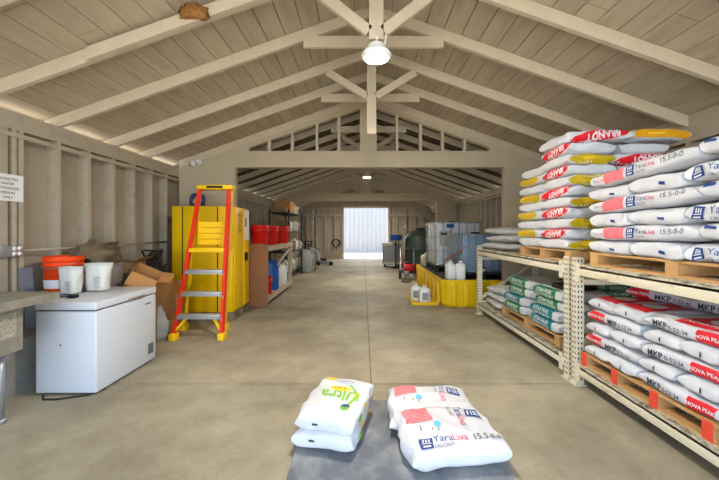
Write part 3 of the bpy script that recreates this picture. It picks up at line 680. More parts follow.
def jug(label, loc, size, mt='jug', rz=0, group=None, lab=False):
    t = thing('jug', label, 'jug', loc, rz, group); a, b, c = size; m = MB(); vs = []; fs = []; n = 24
    rows = [(0, .9), (.03, 1), (.70, 1), (.80, .88), (.88, .5), (.90, .28), (.94, .26)]
    for z, k in rows:
        for i in range(n):
            an = 2*PI*i/n; p = 4 if k > .6 else 2; q = (abs(math.cos(an))**p+abs(math.sin(an))**p)**(-1/p)
            vs.append((a/2*k*q*math.cos(an), b/2*k*q*math.sin(an)+(0 if k > .8 else -b*.12*(1-k)), z*c))
    for r_ in range(len(rows)-1):
        for i in range(n): fs.append((r_*n+i, r_*n+(i+1) % n, (r_+1)*n+(i+1) % n, (r_+1)*n+i))
    fs.append(tuple(range(n))[::-1]); fs.append(tuple((len(rows)-1)*n+i for i in range(n))); m.add(vs, fs, 0, True); m.build('body', mt, t)
    m = MB(); m.cyl((0, -b*.09, .935*c), (0, -b*.09, c), a*.17, None, 14); m.build('cap', mt, t)
    m = MB(); m.tube([(0, b*.05, .88*c), (0, b*.28, .94*c), (0, b*.42, .84*c), (0, b*.43, .68*c)], a*.07, 8); m.build('handle', mt, t)
    if lab:
        m = MB(); m.box(-a*.3, a*.3, -b/2-.004, -b/2+.0, .18*c, .62*c); q = m.build('label', 'label', t); m = MB()
        for i in range(4): m.box(-a*.24, a*.24-(i % 2)*.03, -b/2-.006, -b/2-.004, (.25+.09*i)*c, (.275+.09*i)*c)
        m.build('label_print', 'purple' if lab == 2 else 'ink', q)
    return t
for i, (y, lb) in enumerate(((7.68, 'white jug on the low bench shelf, beside the blue drum'), (7.95, 'white jug on the low bench shelf, between two other jugs'), (8.2, 'white jug on the low bench shelf, nearest the end leg'))):
    jug(lb, (-2.05, y, .18), (.2, .18, .5), 'jug', .2*i, 'jugs on the bench shelf')

# black storage rack past the bench
sr = thing('storage_rack', 'black metal shelving rack crowded with supplies beyond the bench', 'rack', (-2.45, 10.3, 0))
for x in (-.3, .27):
    for y in (-1.0, .96): m = MB(); m.box(x, x+.04, y, y+.04, 0, 2.12); m.build('post', 'dark', sr)
for z in (.25, .85, 1.45, 2.02):
    m = MB(); m.box(-.29, .30, -.98, .98, z, z+.035); m.build('shelf', 'dark', sr)
random.seed(11)
carton('cardboard_box', 'orange-brown carton on top of the black rack, the larger one', (-2.4, 9.85, 2.056), (.44, .5, .33), 0, (0, 0), 'card')
carton('cardboard_box', 'flat dull carton on top of the black rack, nearest the bench', (-2.5, 9.45, 2.056), (.5, .2, .14), 0, (0, 0), 'card2')
for i, y in enumerate((10.2, 10.5, 10.8)):
    jug(['cream jug on top of the black rack, next to the orange-brown carton', 'cream jug on top of the black rack, middle of three', 'cream jug on top of the black rack, at its far end'][i], (-2.3, y, 2.056), (.18, .18, .34), 'jugb', 0, 'jugs on the black rack')
cnt = 0
for z, zl in ((.286, 'lowest'), (.886, 'second'), (1.486, 'third')):
    for k, y in enumerate((9.5, 9.9, 10.3, 10.7, 11.05)):
        col_ = ['jug', 'rag', 'jugb', 'grey', 'card2'][(k+int(z*3)) % 5]; what = {'jug': 'white jug', 'jugb': 'beige jug', 'rag': 'grey cloth bundle', 'grey': 'grey tin', 'card2': 'small brown carton'}[col_]
        pl_ = ['at the near end', 'second from the near end', 'in the middle', 'second from the far end', 'at the far end'][k]; lb = f'{what} on the {zl} shelf of the black rack, {pl_}'
        if col_ in ('jug', 'jugb'): jug(lb, (-2.3, y, z), (.2, .2, .36), col_, .3*k, 'supplies on the black rack')
        elif col_ == 'card2': carton('carton', lb, (-2.35, y, z), (.34, .26, .3), 0, (0, 0), 'card2', (), 'supplies on the black rack')
        elif col_ == 'rag': q = MB(); q.blob((0, 0, 0), (.2, .15, .32), 0, k+z, .3, 2.5); tag(q.build('cloth_bundle', 'rag', None, (-2.3, y, z)), lb, 'bundle', 'supplies on the black rack')
        else:
            q = thing('tin', lb, 'tin', (-2.3, y, z), 0, 'supplies on the black rack'); m = MB(); m.lathe([(.12, 0), (.12, .3)], seg=20); m.build('body', 'grey', q); m = MB(); m.lathe([(.124, .3), (.124, .315), (.001, .318)], seg=20); m.build('lid', 'galv', q)
# sprayers, bags and tools in the far left corner
def sprayer(label, loc, s=1):
    t = thing('tank_sprayer', label, 'sprayer', loc, random.random(), 'sprayers in the far left corner')
    m = MB(); m.lathe([(.15*s, 0), (.17*s, .03), (.17*s, .5*s), (.13*s, .58*s), (.05*s, .62*s)], seg=22); m.build('tank', 'rag', t)
    m = MB(); m.cyl((0, 0, .6*s), (0, 0, .82*s), .025*s); m.tube([(-.09*s, 0, .82*s), (.09*s, 0, .82*s)], .018*s); m.build('pump_handle', 'dark', t)
    m = MB(); m.tube([(.1*s, -.1*s, .5*s), (.22*s, -.16*s, .6*s), (.24*s, -.18*s, .3*s), (.2*s, -.2*s, .02)], .012, 6); m.build('hose', 'dark', t)
    return t
sprayer('white tank sprayer beyond the black rack, nearest to it', (-2.1, 11.7, 0), 1.35); sprayer('white tank sprayer beyond the black rack, second from it', (-2.1, 12.35, 0), 1.2); sprayer('white tank sprayer at the far partition, last of three', (-2.2, 13.55, 0), 1.3)
for i, (x, y, rx, rh, lb) in enumerate(((-2.62, 11.9, .26, .95, 'tall grey bag slumped beyond the black rack'), (-2.95, 14.6, .28, .75, 'grey bag bundled near the end wall plinth'), (-2.3, 15.2, .3, .6, 'low grey bag lying near the end wall plinth'))):
    q = MB(); q.blob((0, 0, 0), (rx, rx*.9, rh), 0, 20+i, .35, 2.6); tag(q.build('grey_bag', 'rag', None, (x, y, 0)), lb, 'bag')
fb = thing('floor_fan', 'grey flat tool on two wheels lying on the floor near the end wall plinth', 'tool', (-1.75, 14.2, 0))
m = MB(); m.rbox(-.3, .45, -.2, .2, .08, .16, .02); m.build('deck', 'steel', fb)
for x in (-.2, .35):
    m = MB(); m.cyl((x, -.24, .09), (x, -.2, .09), .09); m.build('wheel', 'dark', fb)
m = MB(); m.tube([(-.25, 0, .14), (-.75, .1, .75)], .02); m.build('handle', 'galv', fb)
fb.name = 'push_mower'
for i, (p0, p1, lb) in enumerate((((-2.35, 15.6, 0), (-3.3, 17.3, 2.2), 'long pole leaning into the far left corner, the longest'), ((-2.0, 15.9, 0), (-2.9, 17.3, 1.8), 'long pole leaning on the end wall, nearer the doorway'))):
    t = thing('broom', lb.replace('long pole', 'broom with a long pole'), 'broom', p0); m = MB(); d = Vector(p1)-Vector(p0); m.tube([(0, 0, .12), tuple(d)], .018, 8); m.build('handle', 'benchw', t); m = MB(); m.rbox(-.18, .18, -.04, .04, 0, .14, .02); m.build('head', 'dark', t)
hc = MB()
for k in range(4): hc.tube([(.2*math.cos(a)+.02*k, -.015*k, .2*math.sin(a)) for a in [2*PI*i/18 for i in range(19)]], .02, 6)
tag(hc.build('hose_coil', 'dark', None, (-1.5, YE-.082, .85)), 'dark coil of hose hanging on the end wall left of the doorway', 'hose')

# ------------------------------------------------------------------ right side: steel racking
RX0, RX1 = 2.07, 3.15
def rack_frame(y, y2, nm_label):
    """one upright frame: two slotted posts with braces"""
    t = thing('rack_upright', nm_label, 'rack', ((RX0+RX1)/2, y, 0), 0, 'rack upright frames'); ox, oy = (RX0+RX1)/2, y
    for x in (RX0, RX1-.075):
        m = MB(); m.box(x-ox, x+.075-ox, 0, .07, 0, 1.24)
        z = .05; 
        while z < 1.22:
            if x == RX0:
                for hx in (.02, .052): m.box(x+hx-.006-ox, x+hx+.006-ox, -.0012, 0, z, z+.022, 1)
                for hy in (.018, .05): m.box(x-.0012-ox, x-ox, hy-.006, hy+.006, z, z+.022, 1)
            z += .05
        m.build('post', ['rack', 'hole'], t); m = MB(); m.box(x-.02-ox, x+.1-ox, -.02, .09, 0, .008); m.build('base_plate', 'rack', t)
    for a, b in (((RX0+.075, .30), (RX1-.075, .92)), ((RX0+.075, 1.0), (RX1-.075, 1.0)), ((RX0+.075, .22), (RX1-.075, .22))):
        m = MB(); m.bar((a[0]-ox, .035, a[1]), (b[0]-ox, .035, b[1]), .035, .05); m.build('brace', 'rack', t)
    return t
rack_frame(5.76, 0, 'cream slotted rack upright beside the yellow spill tub')
rack_frame(3.23, 0, 'cream slotted rack upright, farther of the pair in mid rack')
rack_frame(3.105, 0, 'cream slotted rack upright, nearer of the pair in mid rack')
rack_frame(.55, 0, 'cream slotted rack upright nearest the viewer')
SH = 1.19; SL_ = .235
for (y0, y1, nm) in ((3.30, 5.76, 'far bay'), (.62, 3.105, 'near bay')):
    for z0, z1, lv in ((1.075, 1.165, 'upper'), (.125, .21, 'lower')):
        for x, w_, sd in ((RX0-.01, .05, 'aisle side'), (RX1-.05, .05, 'wall side')):
            t = thing('rack_beam', f'cream steel beam, {sd} of the {lv} shelf in the {nm} of the rack', 'beam', (x+.025, (y0+y1)/2, z0), 0, 'rack beams')
            m = MB(); m.rbox(-.025, .025, -(y1-y0)/2, (y1-y0)/2, 0, z1-z0, .006); m.build('beam', 'rack', t)
            for e in (-1, 1):
                yy = e*((y1-y0)/2-.03); m = MB(); m.box(-.029, -.025, yy-.03, yy+.03, -.06, z1-z0+.03); m.build('connector', 'rack', t)
        dk = thing('wire_deck', f'rusty cream wire deck on the {lv} shelf in the {nm} of the rack', 'deck', ((RX0+RX1)/2, (y0+y1)/2, z1), 0, 'rack wire decks')
        m = MB(); hy = (y1-y0)/2-.005; hx = (RX1-RX0)/2-.01
        n = int(2*hy/.05)
        for i in range(n+1):
            y = -hy+.01+i*(2*hy-.02)/n; m.box(-hx-.018, hx, y-.007, y+.007, .004, .012)
        for i in range(12):
            x = -hx+.01+i*(2*hx-.02)/11; m.box(x-.004, x+.004, -hy, hy, .012, .019)
        m.box(-hx-.02, -hx-.012, -hy, hy, -.022, .006)
        m.build('wire_grid', 'deck', dk)
        for i in range(4):
            y = -hy+.15+i*(2*hy-.3)/3; m = MB(); m.box(-hx, hx, y-.025, y+.025, 0, .0045); m.build('support_channel', 'deck', dk)
DZ = 1.165+.0195; LZ = .21+.0195

# --- white plain sacks at the far end
def plain(seed, a=.43, b=.30, c=.06): return Sack(a, b, c, seed, .02, base='sackdull', p=3.5, q=3.5, al=.34, be=.34, wr=.007)
pm = [plain(i+1).mesh('plain_sack_mesh') for i in range(3)]
for i in range(3):
    sack(pm[i], 'sack', f'dull white unprinted sack at the far end of the upper rack shelf, {["bottom of three","middle of three","top of three"][i]}', 'sack', (2.43+.02*i, 5.23+.03*(-1)**i, DZ+.07+.12*i), PI/2+[.05, -.06, .08][i], 'plain sacks on the upper shelf', (0, [0, .02, -.03][i]))
for i in range(3):
    sack(pm[(i+1) % 3], 'sack', f'dull white unprinted sack at the far end of the lower rack shelf, {["bottom of three","middle of three","top of three"][i]}', 'sack', (2.56, 5.28-.05*i, LZ+.072+.12*i), .1*i-.1, 'plain sacks on the lower shelf')
    
# --- green-banded sacks on a pallet in the far bay
PZ = .125
pallet('pine pallet under the green-banded sacks', (2.66, 4.23, LZ), (1.02, 1.46, .115))
def green_mesh(seed, ink_):
    k = Sack(.30, .27, .0605, seed, .014, al=.2, be=.17, p=6, q=7, wr=.004)
    k.put('front', rect2d(-.275, .19, -.05, .052), ink_, .03)
    k.put('front', T('ULTRA FINES', .056, -.045, .021, 0, .02)+T('GRADE OF SOLUBLE', .042, -.04, -.026, 0, .014), 'white_ink', .03, 1)
    k.put('top', rect2d(-.2, .2, -.25, -.21), ink_, .03)
    return k.mesh('green_sack_mesh')
gm = {('g', i): green_mesh(40+i, 'green') for i in range(2)}; gm.update({('t', i): green_mesh(44+i, 'teal') for i in range(2)})
gz = LZ+.115+.062
lv4 = ['bottom layer', 'second layer', 'third layer', 'top layer']
for i in range(4):
    for yc, col_, nm in ((4.58, 'far column', 0), (3.83, 'near column', 1)):
        kind = 't' if (nm == 1 and i < 2) or (nm == 0 and i == 1) else 'g'
        jx = [.0, .015, .05, .02][i] if nm else [0, .01, .06, .06][i]
        colr = 'teal' if kind == 't' else 'green'
        sack(gm[kind, i % 2], 'sack', f'white sack with {colr} band, {lv4[i]} of the {col_} in the far bay', 'sack', (2.42+jx, yc+[.0, .02, -.02, -.03][i], gz+.119*i), -PI/2, 'green-banded sacks in the far bay')
gr_ = Sack(.205, .27, .0605, 52, .014, al=.2, be=.17, p=6, q=7, wr=.004); gr_.put('front', rect2d(-.19, .11, -.05, .052), 'green', .03); gr_.put('front', T('ULTRA FINES', .042, -.04, .02, 0, .02)+T('GRADE OF', .04, -.04, -.026, 0, .014), 'white_ink', .03, 1); gr_ = gr_.mesh('green_sack_mesh')
for i in range(5): sack(gr_, 'sack', f'white sack with green band at the rear of the far bay, {(lv4[:3]+["fourth layer", "top layer"])[i]}', 'sack', (2.93, 3.86+.01*i, gz+.119*i), 0, 'green-banded sacks in the far bay')
bb = MB(); bb.rbox(-.2, .2, -.12, .12, 0, .06, .025); tag(bb.build('dark_cloth', 'dark', None, (2.45, 3.72, gz+.119*3+.066)), 'small dark cloth lying on top of the green-banded sacks', 'cloth')

# --- green sacks standing behind the crimson-labelled ones, deeper in the near bay
# --- tall stack of red and mustard printed sacks on the upper shelf
pallet('pine pallet under the tall red and mustard stack', (2.62, 3.74, DZ), (1.06, 1.04, .12))
BC = .0565
def lens2d(x0, x1, h, n=14, sl=0):
    t = []
    for i in range(n):
        a, b = x0+(x1-x0)*i/n, x0+(x1-x0)*(i+1)/n
        f = lambda x: h*(max(0, 1-abs((x-(x0+x1)/2)/((x1-x0)/2))**3))**.6
        o = lambda x: sl*(x-(x0+x1)/2)
        p = [(a, o(a)-f(a)), (b, o(b)-f(b)), (b, o(b)+f(b)), (a, o(a)+f(a))]; t += [(p[0], p[1], p[2]), (p[0], p[2], p[3])]
    return t
def brandt(seed, front=None, end=None, a=.255, b=.24, base='sack', size=.066, back=None):
    k = Sack(a, b, BC*1.04, seed, .028, al=.22, be=.22, base=base, wr=.008)
    if front == 'red':
        k.put('front', lens2d(-a*.93, a*.96, .052, sl=.10), 'red'); k.put('front', T('BRANDT', size*1.1, a*.1, .002, PI+.10, .03), 'white_ink', .03, 1)
    if front == 'mustard':
        k.put('front', lens2d(-a*.98, a*.75, .05), 'yellowp'); k.put('front', rect2d(-a*.55, a*.15, -.007, .005), 'amber', .03, 1)
    if front == 'amber':
        k.put('front', rect2d(-a*.95, a*.95, -.038, .038), 'amber'); k.put('front', rect2d(-a*.5, a*.1, -.006, .006), 'yel', .03, 1)
    if end == 'mustard':
        k.put('right', lens2d(-b*.97, b*.97, .05), 'yellowp'); k.put('right', rect2d(-b*.35, b*.3, -.006, .004), 'yel', .03, 1)
    if end == 'plain':
        pass
    return k.mesh('stack_sack_mesh')
# length along y; local front faces the aisle after a quarter turn, local right end faces the viewer
bk = dict(near_odd=[brandt(60+i, None, 'mustard') for i in range(2)], near_even=[brandt(63+i, 'red') for i in range(3)], far_even=[brandt(66+i, 'mustard') for i in range(2)], far_odd=[brandt(69+i) for i in range(2)])
bz = DZ+.12+BC; ordn = ['first', 'second', 'third', 'fourth', 'fifth', 'sixth', 'seventh', 'eighth', 'ninth', 'tenth', 'eleventh']
random.seed(3)
for i in range(10):
    z = bz+.1095*i
    me = bk['near_even'][i % 3] if i % 2 else bk['near_odd'][(i//2) % 2]
    d = 'slanted red band' if i % 2 else 'mustard end band'
    sack(me, 'sack', f'sack with {d}, {ordn[i]} layer up, near column of the tall stack', 'sack', (2.31+random.uniform(-.012, .012), 3.48+random.uniform(-.008, .008), z), -PI/2+random.uniform(-.03, .03), 'sacks of the tall stack')
    if i < 9:
        me = bk['far_even'][(i//2) % 2] if i % 2 else bk['far_odd'][(i//2) % 2]
        d = 'mustard side band' if i % 2 else 'no print'
        sack(me, 'sack', f'sack with {d}, {ordn[i]} layer up, far column of the tall stack', 'sack', (2.31+random.uniform(-.015, .015)+.004*i, 4.0+random.uniform(-.008, .008), z-.006*i*.3), -PI/2+random.uniform(-.04, .04), 'sacks of the tall stack')
# the row away from the aisle: red bands face the viewer on its odd layers
br = [brandt(75, None), brandt(76, 'red', a=.31, b=.25, size=.075)]
for i in range(10):
    red = i in (8,) or i % 4 == 0
    sack(br[1 if red else 0], 'sack', f'white sack with {"red end band" if red else "plain end"}, {ordn[i]} layer up on the wall side, tall stack', 'sack', (2.86, 3.49, bz+.1095*i), random.uniform(-.03, .03), 'sacks of the tall stack')
tA = brandt(81, 'red', a=.33, b=.25, size=.085); tB = brandt(82, 'amber', a=.29, b=.25)
sack(tA, 'sack', 'white sack with a broad red band lying across the very top of the tall stack', 'sack', (2.39, 3.47, bz+.1095*10+.012), 0, 'sacks of the tall stack', (0, -.05))
sack(tB, 'sack', 'white sack with an amber band lying across the very top of the tall stack', 'sack', (3.02, 3.47, bz+.1095*10+.028), 0, 'sacks of the tall stack', (0, 0))

# --- stack of white sacks with the blue emblem on the upper shelf
pallet('pine pallet under the stack with blue emblems', (2.62, 2.17, DZ), (1.06, 1.56, .12))
YC = .0575
def yl(seed, kind):
    if kind == 'side':
        k = Sack(.475, .30, YC*1.08, seed, .022, al=.22, be=.22, base='sack', wr=.007)
        k.put('front', rect2d(-.30, -.08, -.042, .044), 'swirl'); yara(k, 'front', -.36, .0, .034, 0, False)
        shield(k, 'front', -.015, 0, .036); yara(k, 'front', .115, .010, .048); k.put('front', T('15.5-0-0', .05, .315, .008), 'ink', .03, 1)
    elif kind == 'mark':
        k = Sack(.34, .30, YC*1.08, seed, .022, al=.22, be=.22, wr=.007); k.put('front', rect2d(-.31, -.23, .018, .036), 'navy', .03)
    else:
        k = Sack(.30, .215, YC*1.08, seed, .02, al=.22, be=.22, wr=.007)
        if kind == 'end':
            shield(k, 'left', -.13, 0, .036); yara(k, 'left', .035, .008, .056)
        else: k.put('left', rect2d(.05, .10, -.02, -.004), 'navy', .03)
    return k.mesh('emblem_sack_mesh')
ym = dict(side=[yl(90+i, 'side') for i in range(2)], mark=[yl(93+i, 'mark') for i in range(2)], end=[yl(95+i, 'end') for i in range(2)], dot=[yl(97+i, 'dot') for i in range(2)])
yz = DZ+.12+YC; random.seed(8)
for i in range(6):
    z = yz+.117*i
    if i % 2:
        for q, (yc, kd, tx) in enumerate(((2.465, 'side', 'red swirl patch and blue emblem'), (1.645, 'mark', 'blue mark at its far end'))):
            tl = [0, .02, 0, .035, 0, .06][i] if q == 0 else 0
            sack(ym[kd][i//2 % 2], 'sack', f'white sack with {tx}, {ordn[i]} layer of the emblem stack', 'sack', (2.375, yc, z+.004*i+(.009*i if q else 0)), -PI/2, 'sacks of the emblem stack', (0, 0 if q else -.013*i))
    else:
        for q, (yc, kd, tx) in enumerate(((2.72, 'dot', 'one blue mark, at the far end'), (2.285, 'dot', 'one blue mark, second from far end'), (1.85, 'end', 'blue emblem and name on its end'), (1.42, 'dot', 'one blue mark, nearest the viewer'))):
            sack(ym[kd][(i//2+q) % 2], 'sack', f'white sack with {tx}, {ordn[i]} layer of the emblem stack', 'sack', (2.375, yc, z+i*[-.002, .003, .010, .014][q]), 0, 'sacks of the emblem stack')

# --- crimson-labelled sacks on the lower shelf of the near bay
pallet('pine pallet with red stringer ends under the crimson-labelled sacks', (2.62, 2.30, LZ), (1.06, 1.54, .12), 'pallet', 5, True)
NC = .0525
def nova(seed, kind):
    if kind in ('A', 'B', 'Atop', 'Btop'):
        k = Sack(.275 if kind[0] == 'A' else .30, .30, NC*1.04, seed, .02, al=.26, be=.26, wr=.006)
        xr, xt = (-.17, .08) if kind[0] == 'A' else (.15, -.12)
        k.put('front', rect2d(xr-.085, xr+.085, -.036, .036), 'novared'); k.put('front', T('NOVA PEAK', .032, xr, 0, 0, .02), 'white_ink', .03, 1)
        k.put('front', T('MKP', .06, xt-.06, -.005, 0, .02)+T('0-52-34', .042, xt+.075, -.008, 0, .01), 'ink', .03, 1)
        if 'top' in kind:
            k.put('top', rect2d(-.1, .24, -.27, .2), 'novared', .04); k.put('top', ell2d(.07, -.05, .10, .11), 'white_ink', .04, 1); k.put('top', T('NOVA PEAK', .05, .07, -.22, 0, .012), 'white_ink', .03, 1)
            k.put('top', ell2d(.07, -.05, .05, .07, 3), 'novared', .04, 2)
    else:
        k = Sack(.36, .143, NC*1.04, seed, .018, al=.28, be=.28, wr=.006); k.put('left', rect2d(-.006, .006, -.018, .016), 'ink', .03)
        if kind == 'endtop':
            k.put('top', rect2d(-.3, .1, -.11, .11), 'novared', .04); k.put('top', ell2d(-.12, 0, .09, .07), 'white_ink', .04, 1)
    return k.mesh('crimson_sack_mesh')
nm_ = {k: nova(100+i, k) for i, k in enumerate(('A', 'B', 'Atop', 'Btop', 'end', 'endtop'))}; nm_['end2'] = nova(108, 'end'); nm_['A2'] = nova(109, 'A'); nm_['B2'] = nova(110, 'B')
nz_ = LZ+.12+NC; random.seed(9)
for i in range(5):
    z = nz_+.107*i
    if i % 2:
        sack(nm_['A' if i == 1 else 'A2'], 'sack', f'white sack with crimson label at its far end, {ordn[i]} layer of the lower stack', 'sack', (2.385+.012*i, 2.735, z), -PI/2, 'crimson-labelled sacks')
        for q, (yc, tx) in enumerate(((2.295, 'farther'), (2.0, 'nearer'))):
            sack(nm_['end' if q else 'end2'], 'sack', f'white sack with bare sewn end, {ordn[i]} layer of the lower stack, {tx} of two', 'sack', (2.445+.012*i, yc, z), random.uniform(-.04, .04), 'crimson-labelled sacks')
        sack(nm_['end' if i == 1 else 'end2'], 'sack', f'white sack with bare sewn end, {ordn[i]} layer of lower stack, nearest the viewer', 'sack', (2.45, 1.71, z), 0, 'crimson-labelled sacks')
    else:
        for q, (yc, tx) in enumerate(((2.87, 'far'), (2.58, 'near'))):
            top_ = i == 4
            sack(nm_['endtop' if top_ else ('end' if q else 'end2')], 'sack', f'white sack {"with crimson top and white oval" if top_ else "with bare sewn end"}, {ordn[i]} layer, {tx} one beside the uprights', 'sack', (2.44+.01*i, yc, z), random.uniform(-.05, .05), 'crimson-labelled sacks')
        sack(nm_['Btop' if i == 4 else ('B' if i else 'B2')], 'sack', f'white sack with {"crimson top and label" if i == 4 else "crimson label at its near end"}, {ordn[i]} layer of the lower stack', 'sack', (2.395+.012*i, 2.13, z), -PI/2, 'crimson-labelled sacks')
z6 = nz_+.107*5
sack(nm_['A'], 'sack', 'white sack with a crimson label lying on the rear of the lower stack', 'sack', (2.82, 2.80, z6), -PI/2+.25, 'crimson-labelled sacks', (0, .02))
sack(nm_['B'], 'sack', 'white sack with dark lettering lying on the rear of the lower stack, nearer the viewer', 'sack', (2.86, 2.2, z6), -PI/2+.05, 'crimson-labelled sacks')

# --- slate mat and the sacks lying on the floor
mt_ = MB(); mt_.rbox(-.69, .69, -.60, .56, 0, .022, .008); o = mt_.build('floor_mat', 'mat_', None, (.23, 2.24, 0)); tag(o, 'dark slate rubber mat lying on the concrete under the floor sacks', 'mat')
MZ = .022
def ultra(seed, top=True):
    k = Sack(.215, .275, .066, seed, .02, al=.27, be=.27, base='sack', wr=.008)
    if top:
        k.put('top', T('Ultra', .14, .03, .0, PI+.12, .014), 'lime', .02, 1); k.put('top', ell2d(.01, .075, .085, .03), 'yel', .02); k.put('top', T('K plus', .038, .01, .075, PI+.06, .012), 'ink', .02, 1)
        k.put('top', ell2d(.03, .0, .125, .15, 22, -1.0, 1.2, .86), 'lime', .02); k.put('top', ell2d(.11, -.125, .036, .036), 'lime', .02); k.put('top', ell2d(.11, -.125, .036, .036, 12, .2, PI-.2), 'navy', .02, 1)
        k.put('top', T('Fertilizer', .04, .02, .18, PI, .005), 'purple', .02, 1); k.put('top', rect2d(-.1, .13, .15, .155), 'sky', .02, 1)
        k.put('top', ell2d(-.11, .215, .05, .03), 'yel', .02); k.put('top', ell2d(.15, .03, .018, .04), 'yel', .02)
    for y in (-.14, .0, .14): k.put('right', ell2d(y, 0, .028, .026), 'yel' if y > -.1 else 'lime', .02)
    k.put('left', ell2d(-.15, 0, .03, .026)+ell2d(-.0, 0, .03, .026), 'yel', .02)
    k.put('front', rect2d(-.09, -.05, .0, .014), 'ink', .02)
    return k.mesh('soluble_sack_mesh')
sack(ultra(120, False), 'sack', 'white sack with yellow side spots, lower of the pair on the slate mat', 'sack', (-.215, 2.39, MZ+.068), -.20, 'sacks on the slate mat')
sack(ultra(121), 'sack', 'white sack with lime green lettering, upper of the pair on the slate mat', 'sack', (-.195, 2.40, MZ+.068+.118), -.24, 'sacks on the slate mat', (.05, .0))
def floor_yara(seed, front=True):
    k = Sack(.325, .25, .075, seed, .024, al=.32, be=.32, wr=.010, p=4, q=4)
    k.put('top', rect2d(-.27, -.09, .03, .19), 'swirl', .02)
    shield(k, 'top', .215, .10, .048, -PI/2-.08); yara(k, 'top', .12, .07, .075, -PI/2-.08); 
    k.put('top', ell2d(-.08, -.015, .024, .03, 14), 'sky', .02); k.put('top', rect2d(-.20, -.195, -.05, .0)+rect2d(-.13, -.125, -.07, -.04)+rect2d(-.09, -.085, -.09, -.06), 'ink', .02, 1)
    if front:
        shield(k, 'top', -.19, -.165, .038, -.03); yara(k, 'top', -.035, -.15, .066, 0, True); k.put('top', T('15.5-0-0', .056, .20, -.155, .02, .008), 'ink', .02, 1)
    return k.mesh('floor_sack_mesh')
sack(floor_yara(130, True), 'sack', 'white sack with red swirl patch and blue emblem, nearer one on the slate mat', 'sack', (.575, 2.19, MZ+.09), .11, 'sacks on the slate mat', (.03, 0))
sack(floor_yara(131, False), 'sack', 'white sack with red swirl patch, half tucked behind the nearer emblem sack', 'sack', (.53, 2.55, MZ+.078), .0, 'sacks on the slate mat')

# ------------------------------------------------------------------ right side beyond the partition: spill tub, totes, tank, machines
st = thing('spill_tub', 'large yellow spill containment tub with a dark grate top under the liquid totes', 'tub', (2.4, 7.8, 0))
def outline(x0, x1, y0, y1, c): return [(x0+c, y0), (x1-c, y0), (x1, y0+c), (x1, y1-c), (x1-c, y1), (x0+c, y1), (x0, y1-c), (x0, y0+c)]
m = MB(); rows = [(0, .03), (.06, .0), (.48, -.03), (.54, -.03), (.54, .02), (.46, .02)]; vs = []
for z, ins in rows: vs += [(a, b, z) for a, b in outline(-.83+ins, .83-ins, -1.52+ins, 1.52-ins, .09)]
n = 8; fs = [(r*n+i, r*n+(i+1) % n, (r+1)*n+(i+1) % n, (r+1)*n+i) for r in range(len(rows)-1) for i in range(n)]+[tuple(range(n))[::-1]]
m.add(vs, fs)
m.build('basin', 'spill', st)
for x in (-.62, -.38, -.1, .2, .5):
    q = MB(); q.rbox(x-.055, x+.055, -1.57, -1.49, .03, .47, .015); q.build('rib', 'spill', st)
for y in (-1.2, -.8, -.4, 0, .4, .8, 1.2):
    q = MB(); q.rbox(-.88, -.80, y-.06, y+.06, .03, .47, .015); q.build('rib', 'spill', st)
m = MB(); m.box(-.8, .8, -1.48, 1.48, .47, .52); m.build('grate', 'grate', st)
TZ = .52
sy = thing('drip_tray', 'flat yellow drip tray on the floor beside the spill tub', 'tray', (1.25, 6.72, 0))
m = MB(); m.rbox(-.27, .27, -.28, .28, 0, .02, .006); m.build('base', 'spill', sy)
for a, b, c, d in ((-.27, -.25, -.28, .28), (.25, .27, -.28, .28), (-.25, .25, -.28, -.26), (-.25, .25, .26, .28)): m = MB(); m.box(a, b, c, d, .02, .06); m.build('rim', 'spill', sy)
jug('white jug with a violet label on the drip tray, nearer of two', (1.27, 6.62, .021), (.23, .18, .36), 'jug', .1, 'jugs around the spill tub', 2)
jug('white jug with a dark label on the drip tray, farther of two', (1.13, 6.85, .021), (.2, .17, .36), 'jug', -.15, 'jugs around the spill tub', 1)
jug('white jug on the corner of the spill tub grate, nearer the open edge', (1.78, 6.52, TZ), (.18, .2, .38), 'jug', .2, 'jugs around the spill tub')
jug('white jug on the spill tub grate, right beside the tote corner', (1.965, 6.46, TZ), (.19, .2, .38), 'jug', -.1, 'jugs around the spill tub')
jug('beige jug at the far end of the spill tub, before the dark tank', (1.79, 9.1, TZ), (.27, .24, .36), 'jugb', .1, 'jugs around the spill tub')
hd = MB(); hd.tube([(-.24, 0, .02), (-.02, .0, .16), (.06, .01, .2)], .018, 8); hd.cyl((.05, .01, .16), (.10, .01, .24), .03); tag(hd.build('scoop_handle', 'ply', None, (1.89, 6.47, TZ+.365)), 'reddish wooden stick resting across the two white jugs', 'stick'); 
